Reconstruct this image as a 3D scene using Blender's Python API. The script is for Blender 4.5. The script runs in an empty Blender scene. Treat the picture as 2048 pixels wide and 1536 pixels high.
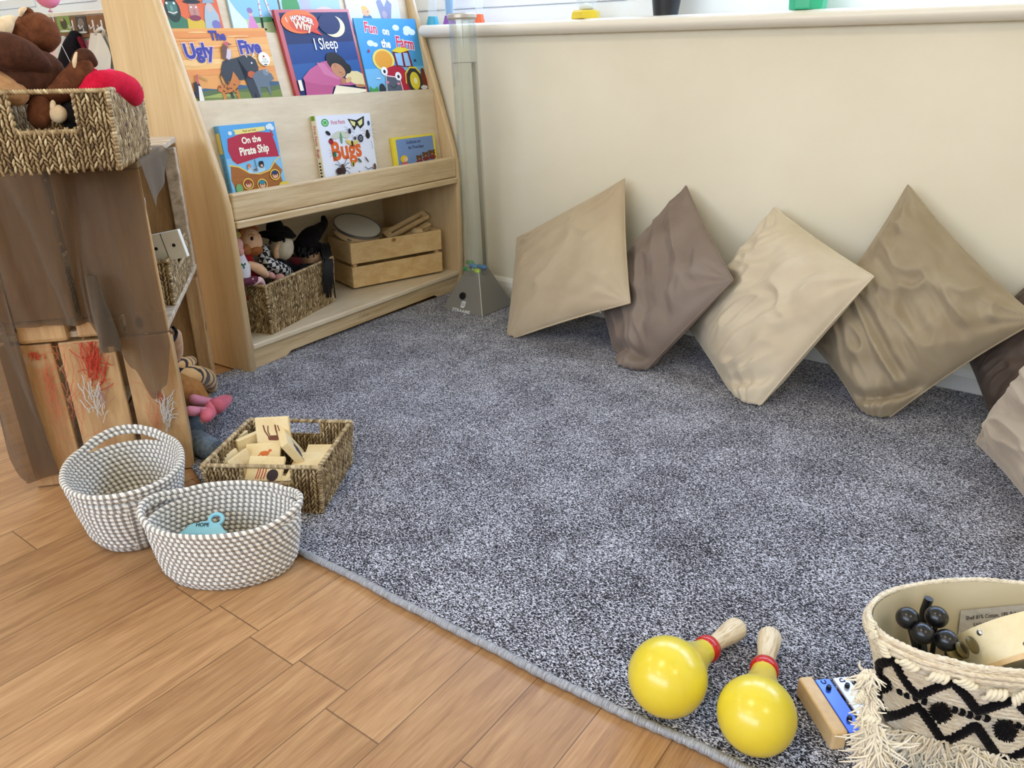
import bpy, bmesh, math, random
from mathutils import Vector as V, Matrix, noise
random.seed(7)
PI = math.pi
SC = bpy.context.scene
COL = SC.collection
# ------------------------------------------------------------------ camera geometry (used to turn measured picture positions into metres)
YAW, PITCH, ROLL, FPX, CAMZ = 0.63419869, 0.4015745, -0.00681656, 1523.66, 0.9
_f = V((-math.sin(YAW)*math.cos(PITCH), math.cos(YAW)*math.cos(PITCH), -math.sin(PITCH)))
_r = V((math.cos(YAW), math.sin(YAW), 0))
_u = _r.cross(_f)
_c, _s = math.cos(ROLL), math.sin(ROLL)
CR, CU = _r*_c + _u*_s, _u*_c - _r*_s
CP = V((0, 0, CAMZ))
def ray(x, y): return CR*((x-1024)/FPX) + CU*(-(y-768)/FPX) + _f
def onz(x, y, z=0.0):
    d = ray(x, y); return CP + d*((z-CP.z)/d.z)
def onp(x, y, p0, n):
    d = ray(x, y); return CP + d*(n.dot(V(p0)-CP)/n.dot(d))
def ony(x, y, Y): return onp(x, y, V((0, Y, 0)), V((0, 1, 0)))
RV = V((CR.x, CR.y, 0)).normalized(); GV = V((-RV.y, RV.x, 0))
def mpp(p): return (p-CP).dot(_f)/FPX
cam = bpy.data.cameras.new('camera'); camo = bpy.data.objects.new('camera', cam); COL.objects.link(camo)
camo.matrix_world = Matrix(((CR.x, CU.x, -_f.x, CP.x), (CR.y, CU.y, -_f.y, CP.y), (CR.z, CU.z, -_f.z, CP.z), (0, 0, 0, 1)))
cam.sensor_width = 36; cam.lens = FPX/2048*36; cam.clip_start = 0.02
SC.camera = camo
# ------------------------------------------------------------------ materials
def lin(c):
    if isinstance(c, str):
        c = c.lstrip('#'); c = [int(c[i:i+2], 16)/255 for i in (0, 2, 4)]
    elif max(c) > 1.0: c = [v/255 for v in c]
    return tuple((v/12.92 if v <= .04045 else ((v+.055)/1.055)**2.4) for v in c) + (1,)
MC = {}
def mat(name, color=(200, 200, 200), rough=.6, **k):
    if name in MC: return MC[name]
    m = bpy.data.materials.new(name); m.use_nodes = True
    b = m.node_tree.nodes['Principled BSDF']
    b.inputs['Base Color'].default_value = lin(color); b.inputs['Roughness'].default_value = rough
    b.inputs['Specular IOR Level'].default_value = k.get('spec', .5)
    b.inputs['Metallic'].default_value = k.get('metal', 0)
    if 'sheen' in k:
        b.inputs['Sheen Weight'].default_value = k['sheen']; b.inputs['Sheen Roughness'].default_value = .4
        b.inputs['Sheen Tint'].default_value = lin(k.get('sheentint', (235, 225, 210)))
    if 'coat' in k: b.inputs['Coat Weight'].default_value = k['coat']; b.inputs['Coat Roughness'].default_value = .15
    if 'trans' in k: b.inputs['Transmission Weight'].default_value = k['trans']
    if 'alpha' in k: b.inputs['Alpha'].default_value = k['alpha']
    if 'ior' in k: b.inputs['IOR'].default_value = k['ior']
    MC[name] = m
    return m
def flat(c): return mat('print '+(c if isinstance(c, str) else '%d %d %d' % tuple(c)), c, .45, spec=.25)
class N:
    """tiny node helper"""
    def __init__(s, m): s.m = m; s.t = m.node_tree; s.b = s.t.nodes['Principled BSDF']
    def n(s, ty, **k):
        x = s.t.nodes.new(ty)
        for a, v in k.items():
            if a.startswith('i_'): x.inputs[a[2:].replace('_', ' ')].default_value = v
            elif a.startswith('I') and a[1:].isdigit(): x.inputs[int(a[1:])].default_value = v
            else: setattr(x, a, v)
        return x
    def l(s, a, b): s.t.links.new(a, b)
    def coord(s, kind='Object', scale=(1, 1, 1), rot=(0, 0, 0), loc=(0, 0, 0)):
        c = s.n('ShaderNodeTexCoord'); mp = s.n('ShaderNodeMapping')
        mp.inputs['Scale'].default_value = scale; mp.inputs['Rotation'].default_value = rot; mp.inputs['Location'].default_value = loc
        s.l(c.outputs[kind], mp.inputs['Vector']); return mp.outputs['Vector']
    def noise(s, vec, scale, detail=3, rough=.5, dist=0):
        x = s.n('ShaderNodeTexNoise'); x.inputs['Scale'].default_value = scale; x.inputs['Detail'].default_value = detail
        x.inputs['Roughness'].default_value = rough; x.inputs['Distortion'].default_value = dist
        s.l(vec, x.inputs['Vector']); return x.outputs['Fac']
    def ramp(s, fac, stops):
        x = s.n('ShaderNodeValToRGB'); e = x.color_ramp.elements
        while len(e) < len(stops): e.new(.5)
        for i, (p, c) in enumerate(stops): e[i].position = p; e[i].color = lin(c) if not isinstance(c, float) else (c, c, c, 1)
        s.l(fac, x.inputs['Fac']); return x.outputs['Color']
    def mix(s, fac, a, b, mode='MIX'):
        x = s.n('ShaderNodeMix', data_type='RGBA', blend_type=mode)
        for q, v in ((0, fac), (6, a), (7, b)):
            if hasattr(v, 'is_output'): s.l(v, x.inputs[q])
            elif q == 0: x.inputs[q].default_value = v
            else: x.inputs[q].default_value = lin(v)
        return x.outputs[2]
    def math(s, op, a, b=None, c=None):
        x = s.n('ShaderNodeMath', operation=op)
        for q, v in ((0, a), (1, b), (2, c)):
            if v is None: continue
            if hasattr(v, 'is_output'): s.l(v, x.inputs[q])
            else: x.inputs[q].default_value = v
        return x.outputs[0]
    def bump(s, h, strength=.3, dist=.002):
        x = s.n('ShaderNodeBump'); x.inputs['Strength'].default_value = strength; x.inputs['Distance'].default_value = dist
        s.l(h, x.inputs['Height']); s.l(x.outputs['Normal'], s.b.inputs['Normal'])
    def base(s, c): s.l(c, s.b.inputs['Base Color'])
def wood(name, light, dark, grain=(1, 1, 12), rot=(0, 0, 0), rough=.45, sc=6, knots=False, bumpy=.15, knotc=(90, 55, 25), stain=None, coat=0):
    """grain = scale per axis: the small one runs along the grain"""
    if name in MC: return MC[name]
    m = mat(name, light, rough, coat=coat); n = N(m)
    v = n.coord('Object', grain, rot)
    a = n.noise(v, sc, 4, .6, .4); fine = n.noise(v, sc*7, 3, .6, .1)
    f = n.math('ADD', n.math('MULTIPLY', a, .72), n.math('MULTIPLY', fine, .28))
    col = n.ramp(f, [(.34, dark), (.62, light)])
    if knots:
        vk = n.coord('Object', tuple(3.2+g*.25 for g in grain), rot)
        w = n.n('ShaderNodeTexVoronoi'); w.inputs['Scale'].default_value = 1.6; n.l(vk, w.inputs['Vector'])
        k = n.ramp(w.outputs['Distance'], [(.05, 1.0), (.11, 0.0)])
        col = n.mix(k, col, knotc)
    if stain:
        vs = n.coord('Object', (1, 1, 1)); st = n.noise(vs, 9, 5, .65, .6)
        col = n.mix(n.ramp(st, [(.5, 0.0), (.75, .8)]), col, stain)
    n.base(col); n.bump(f, bumpy, .001)
    return m
# ------------------------------------------------------------------ mesh builder
class MB:
    def __init__(s): s.v = []; s.f = []; s.m = []; s.tone = None; s.t = 0.5; s.uv = None; s.mats = []; s.cur = 0
    def use(s, m):
        if m not in s.mats: s.mats.append(m)
        s.cur = s.mats.index(m); return s
    def setm(s, i): s.cur = i; return s
    def add(s, vs, fs, uv=None):
        b = len(s.v); s.v += [tuple(p) for p in vs]
        for f in fs: s.f.append(tuple(b+i for i in f)); s.m.append(s.cur)
        if s.tone is None and s.t != .5: s.tone = [.5]*b
        if s.tone is not None: s.tone += [s.t]*len(vs)
        if uv is not None:
            if s.uv is None: s.uv = [(0, 0)]*b
        if s.uv is not None: s.uv += list(uv) if uv is not None else [(0, 0)]*len(vs)
        return s
    def box(s, a, b, F=None):
        x0, y0, z0 = a; x1, y1, z1 = b
        vs = [V((x, y, z)) for z in (z0, z1) for y in (y0, y1) for x in (x0, x1)]
        if F is not None: vs = [F @ p for p in vs]
        return s.add(vs, [(0, 2, 3, 1), (4, 5, 7, 6), (0, 1, 5, 4), (2, 6, 7, 3), (0, 4, 6, 2), (1, 3, 7, 5)])
    def rbox(s, a, b, r=.002, F=None, seg=2):
        """box with rounded edges"""
        bm = bmesh.new(); bmesh.ops.create_cube(bm, size=1)
        c = [(a[i]+b[i])/2 for i in range(3)]; d = [abs(b[i]-a[i]) for i in range(3)]
        for q in bm.verts: q.co = V((c[0]+q.co.x*d[0], c[1]+q.co.y*d[1], c[2]+q.co.z*d[2]))
        bmesh.ops.bevel(bm, geom=bm.edges[:], offset=min(r, min(d)*.49), segments=seg, affect='EDGES', profile=.5)
        s.bm(bm, F); return s
    def bm(s, bm, F=None):
        bm.verts.index_update()
        s.add([F @ q.co if F is not None else q.co.copy() for q in bm.verts], [[q.index for q in f.verts] for f in bm.faces]); bm.free()
    def prism(s, poly, O, ux, uy, n, th, r=0, seg=2):
        """poly (2D) in frame O,ux,uy extruded along n by th; optional bevel of all rim edges"""
        O = V(O); ux = V(ux); uy = V(uy); n = V(n)
        bm = bmesh.new()
        vs = [bm.verts.new((p[0], p[1], 0)) for p in poly]; bm.faces.new(vs)
        g = bmesh.ops.extrude_face_region(bm, geom=bm.faces[:])
        for q in [e for e in g['geom'] if isinstance(e, bmesh.types.BMVert)]: q.co.z = th
        bmesh.ops.recalc_face_normals(bm, faces=bm.faces[:])
        if r > 0:
            es = [e for e in bm.edges if abs(e.verts[0].co.z-e.verts[1].co.z) < 1e-6]
            bmesh.ops.bevel(bm, geom=es, offset=min(r, abs(th)*.49), segments=seg, affect='EDGES', profile=.5)
        for q in bm.verts: q.co = O + ux*q.co.x + uy*q.co.y + n*q.co.z
        s.bm(bm); return s
    def tube(s, path, rad, seg=8, caps=True, closed=False, uvlen=None, flatn=None):
        path = [V(p) for p in path]; n = len(path); R = (lambda i: rad[i]) if hasattr(rad, '__len__') else (lambda i: rad)
        vs = []; uv = []; up = None; L = 0
        for i, p in enumerate(path):
            if closed: t = path[(i+1) % n]-path[i-1]
            else: t = path[min(i+1, n-1)]-path[max(i-1, 0)]
            if t.length < 1e-9: t = V((0, 0, 1))
            t.normalize()
            if up is None: up = V((0, 0, 1)) if abs(t.z) < .9 else V((1, 0, 0))
            a = t.cross(up)
            if a.length < 1e-6: a = t.orthogonal()
            a.normalize(); b = a.cross(t); up = b
            if i: L += (path[i]-path[i-1]).length
            for k in range(seg):
                th = 2*PI*k/seg; r = R(i)
                vs.append(p + a*(math.cos(th)*r) + b*(math.sin(th)*r)*(flatn or 1)); uv.append((L, k/seg))
        fs = []
        for i in range(n if closed else n-1):
            for k in range(seg):
                a0 = i*seg+k; a1 = i*seg+(k+1) % seg; j = ((i+1) % n)*seg
                fs.append((a0, a1, j+(k+1) % seg, j+k))
        if caps and not closed: fs.append(tuple(range(seg))[::-1]); fs.append(tuple((n-1)*seg+k for k in range(seg)))
        return s.add(vs, fs, uv if uvlen else None)
    def lathe(s, prof, O, ax=(0, 0, 1), seg=32, sx=1, sy=1, xdir=None):
        """prof: list of (r, h)"""
        O = V(O); ax = V(ax).normalized(); a = (V(xdir) - ax*V(xdir).dot(ax)).normalized() if xdir else ax.orthogonal().normalized(); b = ax.cross(a)
        vs = []; fs = []; rows = []
        for (r, h) in prof:
            if r < 1e-6: rows.append([len(vs)]); vs.append(O+ax*h)
            else:
                rows.append(list(range(len(vs), len(vs)+seg)))
                for k in range(seg):
                    th = 2*PI*k/seg; vs.append(O+ax*h+a*(math.cos(th)*r*sx)+b*(math.sin(th)*r*sy))
        for i in range(len(rows)-1):
            A, B = rows[i], rows[i+1]
            for k in range(seg):
                k2 = (k+1) % seg
                if len(A) == 1 and len(B) == 1: break
                if len(A) == 1: fs.append((A[0], B[k2], B[k]))
                elif len(B) == 1: fs.append((A[k], A[k2], B[0]))
                else: fs.append((A[k], A[k2], B[k2], B[k]))
        return s.add(vs, fs)
    def ell(s, c, r, seg=16, rings=10, R=None, warp=None):
        """ellipsoid; R = 3x3 rotation; warp(local unit vector)->scale"""
        c = V(c); r = V(r) if hasattr(r, '__len__') else V((r, r, r)); vs = []
        def put(d):
            k = warp(d) if warp else 1; p = V((d.x*r.x*k, d.y*r.y*k, d.z*r.z*k)); vs.append(c+(R @ p if R is not None else p))
        put(V((0, 0, -1)))
        for i in range(1, rings):
            ph = PI*i/rings - PI/2
            for k in range(seg): th = 2*PI*k/seg; put(V((math.cos(th)*math.cos(ph), math.sin(th)*math.cos(ph), math.sin(ph))))
        put(V((0, 0, 1)))
        fs = [(0, 1+(k+1) % seg, 1+k) for k in range(seg)]
        for i in range(rings-2):
            for k in range(seg): a = 1+i*seg; fs.append((a+k, a+(k+1) % seg, a+seg+(k+1) % seg, a+seg+k))
        e = len(vs)-1; a = 1+(rings-2)*seg
        fs += [(a+k, a+(k+1) % seg, e) for k in range(seg)]
        return s.add(vs, fs)
    def grid(s, fn, nu, nv, closed_u=False):
        vs = [fn(i/nu, j/nv) for j in range(nv+1) for i in range(nu+(0 if closed_u else 1))]
        w = nu if closed_u else nu+1; fs = []
        for j in range(nv):
            for i in range(nu):
                i2 = (i+1) % w; fs.append((j*w+i, j*w+i2, (j+1)*w+i2, (j+1)*w+i))
        return s.add(vs, fs)
    def build(s, name, m=None, parent=None, smooth=False, label=None, ang=None):
        me = bpy.data.meshes.new(name); me.from_pydata(s.v, [], s.f)
        ml = s.mats or ([m] if not isinstance(m, (list, tuple)) else list(m))
        for q in ml: me.materials.append(q)
        if len(ml) > 1: me.polygons.foreach_set('material_index', [min(i, len(ml)-1) for i in s.m])
        if s.tone is not None:
            at = me.color_attributes.new('tone', 'FLOAT_COLOR', 'POINT')
            s.tone += [.5]*(len(s.v)-len(s.tone))
            at.data.foreach_set('color', [c for t in s.tone for c in (t, t, t, 1)])
        if s.uv is not None:
            ul = me.uv_layers.new(name='UVMap'); li = [0]*len(me.loops); me.loops.foreach_get('vertex_index', li)
            ul.data.foreach_set('uv', [c for i in li for c in s.uv[i]])
        if smooth: me.polygons.foreach_set('use_smooth', [True]*len(me.polygons))
        me.update(); me.validate()
        if smooth and ang: me.set_sharp_from_angle(angle=math.radians(ang))
        o = bpy.data.objects.new(name, me); COL.objects.link(o)
        if parent is not None: o.parent = parent; o.matrix_parent_inverse = wm(parent).inverted()
        if label: o['label'] = label
        return o
WM = {}
def wm(o):
    m = Matrix.LocRotScale(o.location, o.rotation_euler, o.scale)
    return (wm(o.parent) @ o.matrix_parent_inverse @ m) if o.parent else m
def tag(o, label, cat, group=None):
    o['label'] = label; o['category'] = cat
    if group: o['group'] = group
    return o
def thing(name, label, cat, loc=(0, 0, 0), group=None):
    o = bpy.data.objects.new(name, None); COL.objects.link(o); o.location = loc; o.empty_display_size = .05
    return tag(o, label, cat, group)
def struct(o): o['kind'] = 'structure'; return o
def copy_thing(root, loc=None, rot=None, label=None):
    def cp(o, par):
        c = o.copy(); COL.objects.link(c)
        if par is not None: c.parent = par
        for ch in [q for q in ALLCH if q.parent == o]: cp(ch, c)
        return c
    ALLCH = [q for q in COL.objects if q.parent is not None]
    r = cp(root, None)
    if loc is not None: r.location = loc
    if rot is not None: r.rotation_euler = rot
    if label: r['label'] = label
    return r
def frame(O, ux, uy):
    ux = V(ux).normalized(); n = ux.cross(V(uy)).normalized(); uy = n.cross(ux)
    return Matrix(((ux.x, uy.x, n.x, O[0]), (ux.y, uy.y, n.y, O[1]), (ux.z, uy.z, n.z, O[2]), (0, 0, 0, 1)))
def text_mesh(s, bold=0.0, shear=0):
    cu = bpy.data.curves.new('t', 'FONT'); cu.body = s; cu.size = 1; cu.offset = bold; cu.shear = shear; cu.resolution_u = 3; cu.align_x = 'CENTER'; cu.align_y = 'CENTER'
    ob = bpy.data.objects.new('t', cu); COL.objects.link(ob)
    dg = bpy.context.evaluated_depsgraph_get(); ev = ob.evaluated_get(dg); me = ev.to_mesh()
    vs = [v.co.copy() for v in me.vertices]; fs = [tuple(p.vertices) for p in me.polygons]
    ev.to_mesh_clear(); bpy.data.objects.remove(ob); bpy.data.curves.remove(cu)
    return vs, fs
class Art:
    """flat printed artwork laid in layers on a surface; coordinates 0..W, 0..H in metres on the sheet"""
    def __init__(s, F, W=1, H=1, lift=.0003):
        s.F = F; s.W = W; s.H = H; s.k = 0; s.mb = MB(); s.lift = lift; s.bend = None
    def _put(s, pts, fs):
        s.k += 1; z = .0002+s.k*s.lift*.25
        out = []
        for p in pts:
            q = V((p[0]*s.W, p[1]*s.H, z))
            if s.bend: q = q + V((0, 0, s.bend(p[0], p[1])))
            out.append(s.F @ q)
        s.mb.add(out, fs)
    def poly(s, pts, c): s.mb.use(flat(c)); s._put(pts, [tuple(range(len(pts)))]); return s
    def rect(s, x0, y0, x1, y1, c):
        n = 8 if s.bend else 1; pts = []; fs = []
        for i in range(n+1): x = x0+(x1-x0)*i/n; pts += [(x, y0), (x, y1)]
        for i in range(n): fs.append((2*i, 2*i+2, 2*i+3, 2*i+1))
        s.mb.use(flat(c)); s._put(pts, fs); return s
    def ell(s, cx, cy, rx, ry, c, rot=0, n=20, a0=0, a1=2*PI):
        ar = s.W/s.H; pts = []
        for i in range(n):
            t = a0+(a1-a0)*i/(n if a1-a0 > 6.28 else n-1); x = math.cos(t)*rx; y = math.sin(t)*ry/ar*ar
            xx = x*s.W; yy = y*s.H
            pts.append((cx+(xx*math.cos(rot)-yy*math.sin(rot))/s.W, cy+(xx*math.sin(rot)+yy*math.cos(rot))/s.H))
        return s.poly(pts, c)
    def line(s, pts, w, c):
        """stroke of width w (metres) through normalised pts"""
        P = [V((p[0]*s.W, p[1]*s.H)) for p in pts]; vs = []; 
        for i, p in enumerate(P):
            t = (P[min(i+1, len(P)-1)]-P[max(i-1, 0)]).normalized(); q = V((-t.y, t.x))*w/2
            vs += [((p+q).x/s.W, (p+q).y/s.H), ((p-q).x/s.W, (p-q).y/s.H)]
        s.mb.use(flat(c)); s._put(vs, [(2*i, 2*i+1, 2*i+3, 2*i+2) for i in range(len(P)-1)]); return s
    def text(s, t, cx, cy, size, c, bold=.02, rot=0, sx=1, outline=None, arc=0, shear=0):
        """size = em height as share of H"""
        if outline: s.text(t, cx, cy, size, outline, bold+.045, rot, sx, None, arc, shear)
        vs, fs = text_mesh(t, bold, shear); h = size*s.H; pts = []
        for v in vs:
            x = v.x*h*sx; y = v.y*h - arc*(v.x*h)**2
            pts.append((cx+(x*math.cos(rot)-y*math.sin(rot))/s.W, cy+(x*math.sin(rot)+y*math.cos(rot))/s.H))
        s.mb.use(flat(c)); s._put(pts, fs); return s
    def build(s, name, parent): return s.mb.build(name, None, parent)
# ================================================================== THE ROOM
WY = 2.42                                   # window wall
XL, XR, YB, ZC = -6.6, 2.3, -2.6, 2.55
# vinyl floor
m = mat('vinyl planks', (190, 145, 95), .42, spec=.45); n = N(m)
co = n.n('ShaderNodeTexCoord'); sx = n.n('ShaderNodeSeparateXYZ'); n.l(co.outputs['Object'], sx.inputs[0])
rowf = n.math('DIVIDE', n.math('ADD', sx.outputs[0], 20.0-1.0655+1.0655-.0175), .1125)
row = n.math('FLOOR', rowf); wn = n.n('ShaderNodeTexWhiteNoise', noise_dimensions='1D'); n.l(row, wn.inputs['W'])
colf = n.math('ADD', n.math('DIVIDE', sx.outputs[1], .95), n.math('MULTIPLY', wn.outputs['Value'], 7.0))
colc = n.math('FLOOR', colf); cb = n.n('ShaderNodeCombineXYZ'); n.l(row, cb.inputs[0]); n.l(colc, cb.inputs[1])
wn2 = n.n('ShaderNodeTexWhiteNoise', noise_dimensions='2D'); n.l(cb.outputs[0], wn2.inputs['Vector'])
off = n.n('ShaderNodeVectorMath', operation='SCALE'); n.l(wn2.outputs['Color'], off.inputs[0]); off.inputs['Scale'].default_value = 30
ad = n.n('ShaderNodeVectorMath', operation='ADD'); n.l(co.outputs['Object'], ad.inputs[0]); n.l(off.outputs[0], ad.inputs[1])
mp = n.n('ShaderNodeMapping'); mp.inputs['Scale'].default_value = (14, 1.6, 1); n.l(ad.outputs[0], mp.inputs['Vector'])
g1 = n.noise(mp.outputs[0], 2.2, 5, .6, 1.2); mp2 = n.n('ShaderNodeMapping'); mp2.inputs['Scale'].default_value = (60, 3, 1); n.l(ad.outputs[0], mp2.inputs['Vector']); g2 = n.noise(mp2.outputs[0], 4, 3, .6, .2)
gg = n.math('ADD', n.math('MULTIPLY', g1, .6), n.math('MULTIPLY', g2, .4))
c1 = n.ramp(gg, [(.28, (142, 102, 66)), (.5, (182, 140, 96)), (.70, (206, 166, 120))])
tint = n.ramp(wn2.outputs['Value'], [(0, (205, 194, 182)), (1, (255, 250, 244))])
c2 = n.mix(.62, c1, tint, 'MULTIPLY')
def seam(fr, w): 
    d = n.math('ABSOLUTE', n.math('SUBTRACT', n.math('FRACT', fr), .5)); return n.math('GREATER_THAN', d, .5-w)
sm = n.math('MAXIMUM', seam(rowf, .0085), seam(colf, .0013))
c3 = n.mix(n.math('MULTIPLY', sm, .75), c2, (92, 62, 38)); n.base(c3); n.bump(n.math('SUBTRACT', gg, sm), .12, .0006)
o = MB().box((XL, YB, -.05), (XR, WY+.3, 0)).build('floor', m); struct(o)
# walls
wallm = mat('cream wall paint', (236, 220, 188), .55, spec=.35); n = N(wallm); v = n.coord('Object')
a = n.noise(v, 2.2, 4, .6); sc_ = n.noise(n.coord('Object', (3, 1, 14)), 9, 4, .7, 1.5)
c = n.ramp(a, [(.3, (232, 222, 196)), (.7, (240, 231, 207))]); c = n.mix(n.ramp(sc_, [(.74, 0.0), (.80, .35)]), c, (190, 172, 140)); n.base(c)
n.bump(n.math('ADD', n.noise(v, 60, 3, .6), n.math('MULTIPLY', n.noise(v, 5, 3), 2.0)), .10, .002)
ZS = 1.0                                     # masonry top under the sill
o = MB().box((-2.62, WY, 0), (XR, WY+.25, ZS)).box((XL, WY, 0), (-2.62, WY+.25, 1.15)).build('wall_back', wallm); struct(o)
whitep = mat('white ceiling paint', (240, 236, 226), .7)
MBb = MB().box((XL, WY, 2.15), (XR, WY+.25, ZC)).box((XR-.5, WY, ZS), (XR, WY+.25, 2.15)).box((XL, WY, ZS), (XL+.3, WY+.25, 2.15)).box((-2.62, WY, ZS), (-2.42, WY+.25, 2.15))
struct(MBb.build('wall_lintel', wallm))
struct(MB().box((XL-.1, YB, 0), (XL, WY+.25, ZC)).build('wall_left', wallm))
struct(MB().box((XR, YB, 0), (XR+.1, WY+.25, ZC)).build('wall_right', wallm))
struct(MB().box((XL, YB-.1, 0), (XR, YB, 1.0)).box((XL, YB-.1, 2.3), (XR, YB, ZC)).box((XL, YB-.1, 1.0), (-3.1, YB, 2.3)).box((1.3, YB-.1, 1.0), (XR, YB, 2.3)).build('wall_front', wallm))
struct(MB().box((XL, YB, ZC), (XR, WY+.25, ZC+.1)).build('ceiling', whitep))
# baseboard of the window wall
gl = mat('white gloss paint', (238, 234, 222), .28)
prof = [(0, 0), (.022, 0), (.022, .055), (.018, .075), (.008, .085), (0, .09)]
o = MB().prism(prof, (XR, WY, 0), (0, -1, 0), (0, 0, 1), (-1, 0, 0), XR+1.985).prism(prof, (-2.5, WY, 0), (0, -1, 0), (0, 0, 1), (-1, 0, 0), -2.5-XL).build('baseboard_back', gl); struct(o)
# sill: painted bullnose board
sillm = mat('sill paint', (240, 232, 216), .3); n = N(sillm); n.bump(n.noise(n.coord('Object', (1, 1, 1)), 14, 3), .12, .002)
p = [(.30, .0), (-.030, .0), (-.042, .003), (-.052, .012), (-.055, .022), (-.052, .032), (-.042, .040), (-.030, .043), (.30, .043)]
zs = .983
o = MB().prism(p, (-2.17, WY, zs), (0, 1, 0), (0, 0, 1), (1, 0, 0), XR+2.17).build('trim_1', sillm, smooth=True, ang=40); struct(o)
o = MB().box((-2.42, WY-.001, ZS), (-2.17, WY+.20, zs+.043)).build('trim_2', sillm); struct(o)
o = MB().rbox((XL, WY-.012, 1.1505), (-2.62, WY+.20, 1.172), .003).build('trim_3', sillm); struct(o)
SILL = zs+.043
# window frames (uPVC)
upvc = mat('white uPVC', (244, 247, 252), .25, spec=.5)
def pane_mat():
    m = mat('window glass'); t = m.node_tree; t.nodes.clear()
    o = t.nodes.new('ShaderNodeOutputMaterial'); a = t.nodes.new('ShaderNodeBsdfTransparent'); g = t.nodes.new('ShaderNodeBsdfGlossy'); mx = t.nodes.new('ShaderNodeMixShader'); fr = t.nodes.new('ShaderNodeFresnel')
    g.inputs['Roughness'].default_value = .02; a.inputs[0].default_value = (.97, .985, 1, 1); mx.inputs[0].default_value = .05; t.nodes.remove(fr)
    t.links.new(a.outputs[0], mx.inputs[1]); t.links.new(g.outputs[0], mx.inputs[2]); t.links.new(mx.outputs[0], o.inputs[0]); return m
glass = pane_mat()
WF = WY+.13
def window(name, x0, x1, mull, sashes, zb=SILL):
    o = MB()
    zt = 2.15
    o.rbox((x0, WF, zb), (x1, WF+.07, zb+.06), .006); o.rbox((x0, WF, zt-.06), (x1, WF+.07, zt), .006)
    for x in [x0, x1-.06]+[q-.035 for q in mull]: o.rbox((x, WF, zb+.055), (x+(.06 if x in (x0, x1-.06) else .07), WF+.07, zt-.055), .006)
    w = struct(o.build(name, upvc))
    xs = [x0+.06]+[v for q in mull for v in (q-.035, q+.035)]+[x1-.06]
    for i in range(0, len(xs), 2):
        a, b = xs[i], xs[i+1]; g = MB()
        if sashes:
            s_ = MB()
            for (p0, p1) in (((a, zb+.06), (b, zb+.115)), ((a, zt-.115), (b, zt-.06)), ((a, zb+.115), (a+.055, zt-.115)), ((b-.055, zb+.115), (b, zt-.115))):
                s_.rbox((p0[0], WF-.012, p0[1]), (p1[0], WF+.05, p1[1]), .008)
            s_.build('window_sash', upvc, w)
            g.box((a+.05, WF+.02, zb+.11), (b-.05, WF+.028, zt-.11))
        else: g.box((a, WF+.02, zb+.06), (b, WF+.028, zt-.06))
        g.build('window_pane', glass, w)
window('window_1', -2.42, XR-.5, [-1.35, -.25, .85], True)
w3 = MB()  # unseen window behind the camera, added for frontal light on wall and cushions
for (a_, b_) in (((-3.1, 1.0), (1.3, 1.07)), ((-3.1, 2.23), (1.3, 2.3)), ((-3.1, 1.07), (-3.03, 2.23)), ((1.23, 1.07), (1.3, 2.23)), ((-1.66, 1.07), (-1.59, 2.23)), ((-.21, 1.07), (-.14, 2.23))): w3.rbox((a_[0], YB-.09, a_[1]), (b_[0], YB-.03, b_[1]), .004)
w3 = struct(w3.build('window_added_front', upvc)); MB().box((-3.03, YB-.065, 1.07), (1.23, YB-.057, 2.23)).build('window_pane', glass, w3)
window('window_2', XL+.3, -2.62, [-5.55, -4.80, -3.4], True, 1.172)
# ------------------------------------------------------------------ carpet
cm = mat('speckled loop carpet', (120, 120, 128), .95, spec=.1, sheen=.25, sheentint=(210, 215, 230)); n = N(cm)
v = n.coord('Object', (1, 1, 1))
dn = n.n('ShaderNodeTexNoise'); dn.inputs['Scale'].default_value = 210; dn.inputs['Detail'].default_value = 1; n.l(v, dn.inputs['Vector'])
vm = n.n('ShaderNodeVectorMath', operation='SCALE'); n.l(dn.outputs['Color'], vm.inputs[0]); vm.inputs['Scale'].default_value = .006
va = n.n('ShaderNodeVectorMath', operation='ADD'); n.l(v, va.inputs[0]); n.l(vm.outputs[0], va.inputs[1])
mpn = n.n('ShaderNodeMapping'); mpn.inputs['Scale'].default_value = (1, 1.9, 1); mpn.inputs['Rotation'].default_value = (0, 0, -.63); n.l(va.outputs[0], mpn.inputs['Vector'])
s1 = n.noise(mpn.outputs[0], 255, 2.5, .65, .3)
big = n.noise(v, 7.5, 5, .62, .4)
tot = n.math('ADD', s1, n.math('MULTIPLY', n.math('SUBTRACT', big, .5), .15))
cc = n.ramp(tot, [(.437, (30, 27, 29)), (.495, (70, 67, 71)), (.535, (140, 138, 145)), (.582, (222, 221, 227))])
n.base(cc); n.bump(n.math('ADD', s1, n.math('MULTIPLY', big, .6)), .6, .004)
E1 = [onz(x, y, 0)[:2] for x, y in [(427, 757), (398, 930)]]
CTH = .011
edge = [(-2.02, WY-.022), (-2.035, 1.18), (-1.60, .865)]+[tuple(onz(x, y, 0)[:2]) for x, y in [(480, 1040)]]
edge = [(-2.03, WY-.023), (-2.03, 1.19), (-1.86, 1.03), (-1.58, .84), (-1.42, .785), (-1.112, .766), (-.945, .772), (-.695, .773), (-.495, .777), (-.327, .784), (-.197, .792), (.05, .79), (.6, .81), (XR-.02, .82), (XR-.02, WY-.023)]
def smoothpath(P, n=6):
    out = []
    for i in range(len(P)-1):
        p0, p1, p2, p3 = [V(P[max(0, min(len(P)-1, i+k))]) for k in (-1, 0, 1, 2)]
        for j in range(n):
            t = j/n; out.append(.5*((2*p1)+(p2-p0)*t+(2*p0-5*p1+4*p2-p3)*t*t+(3*p1-p0-3*p2+p3)*t*t*t))
    out.append(V(P[-1])); return out
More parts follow.
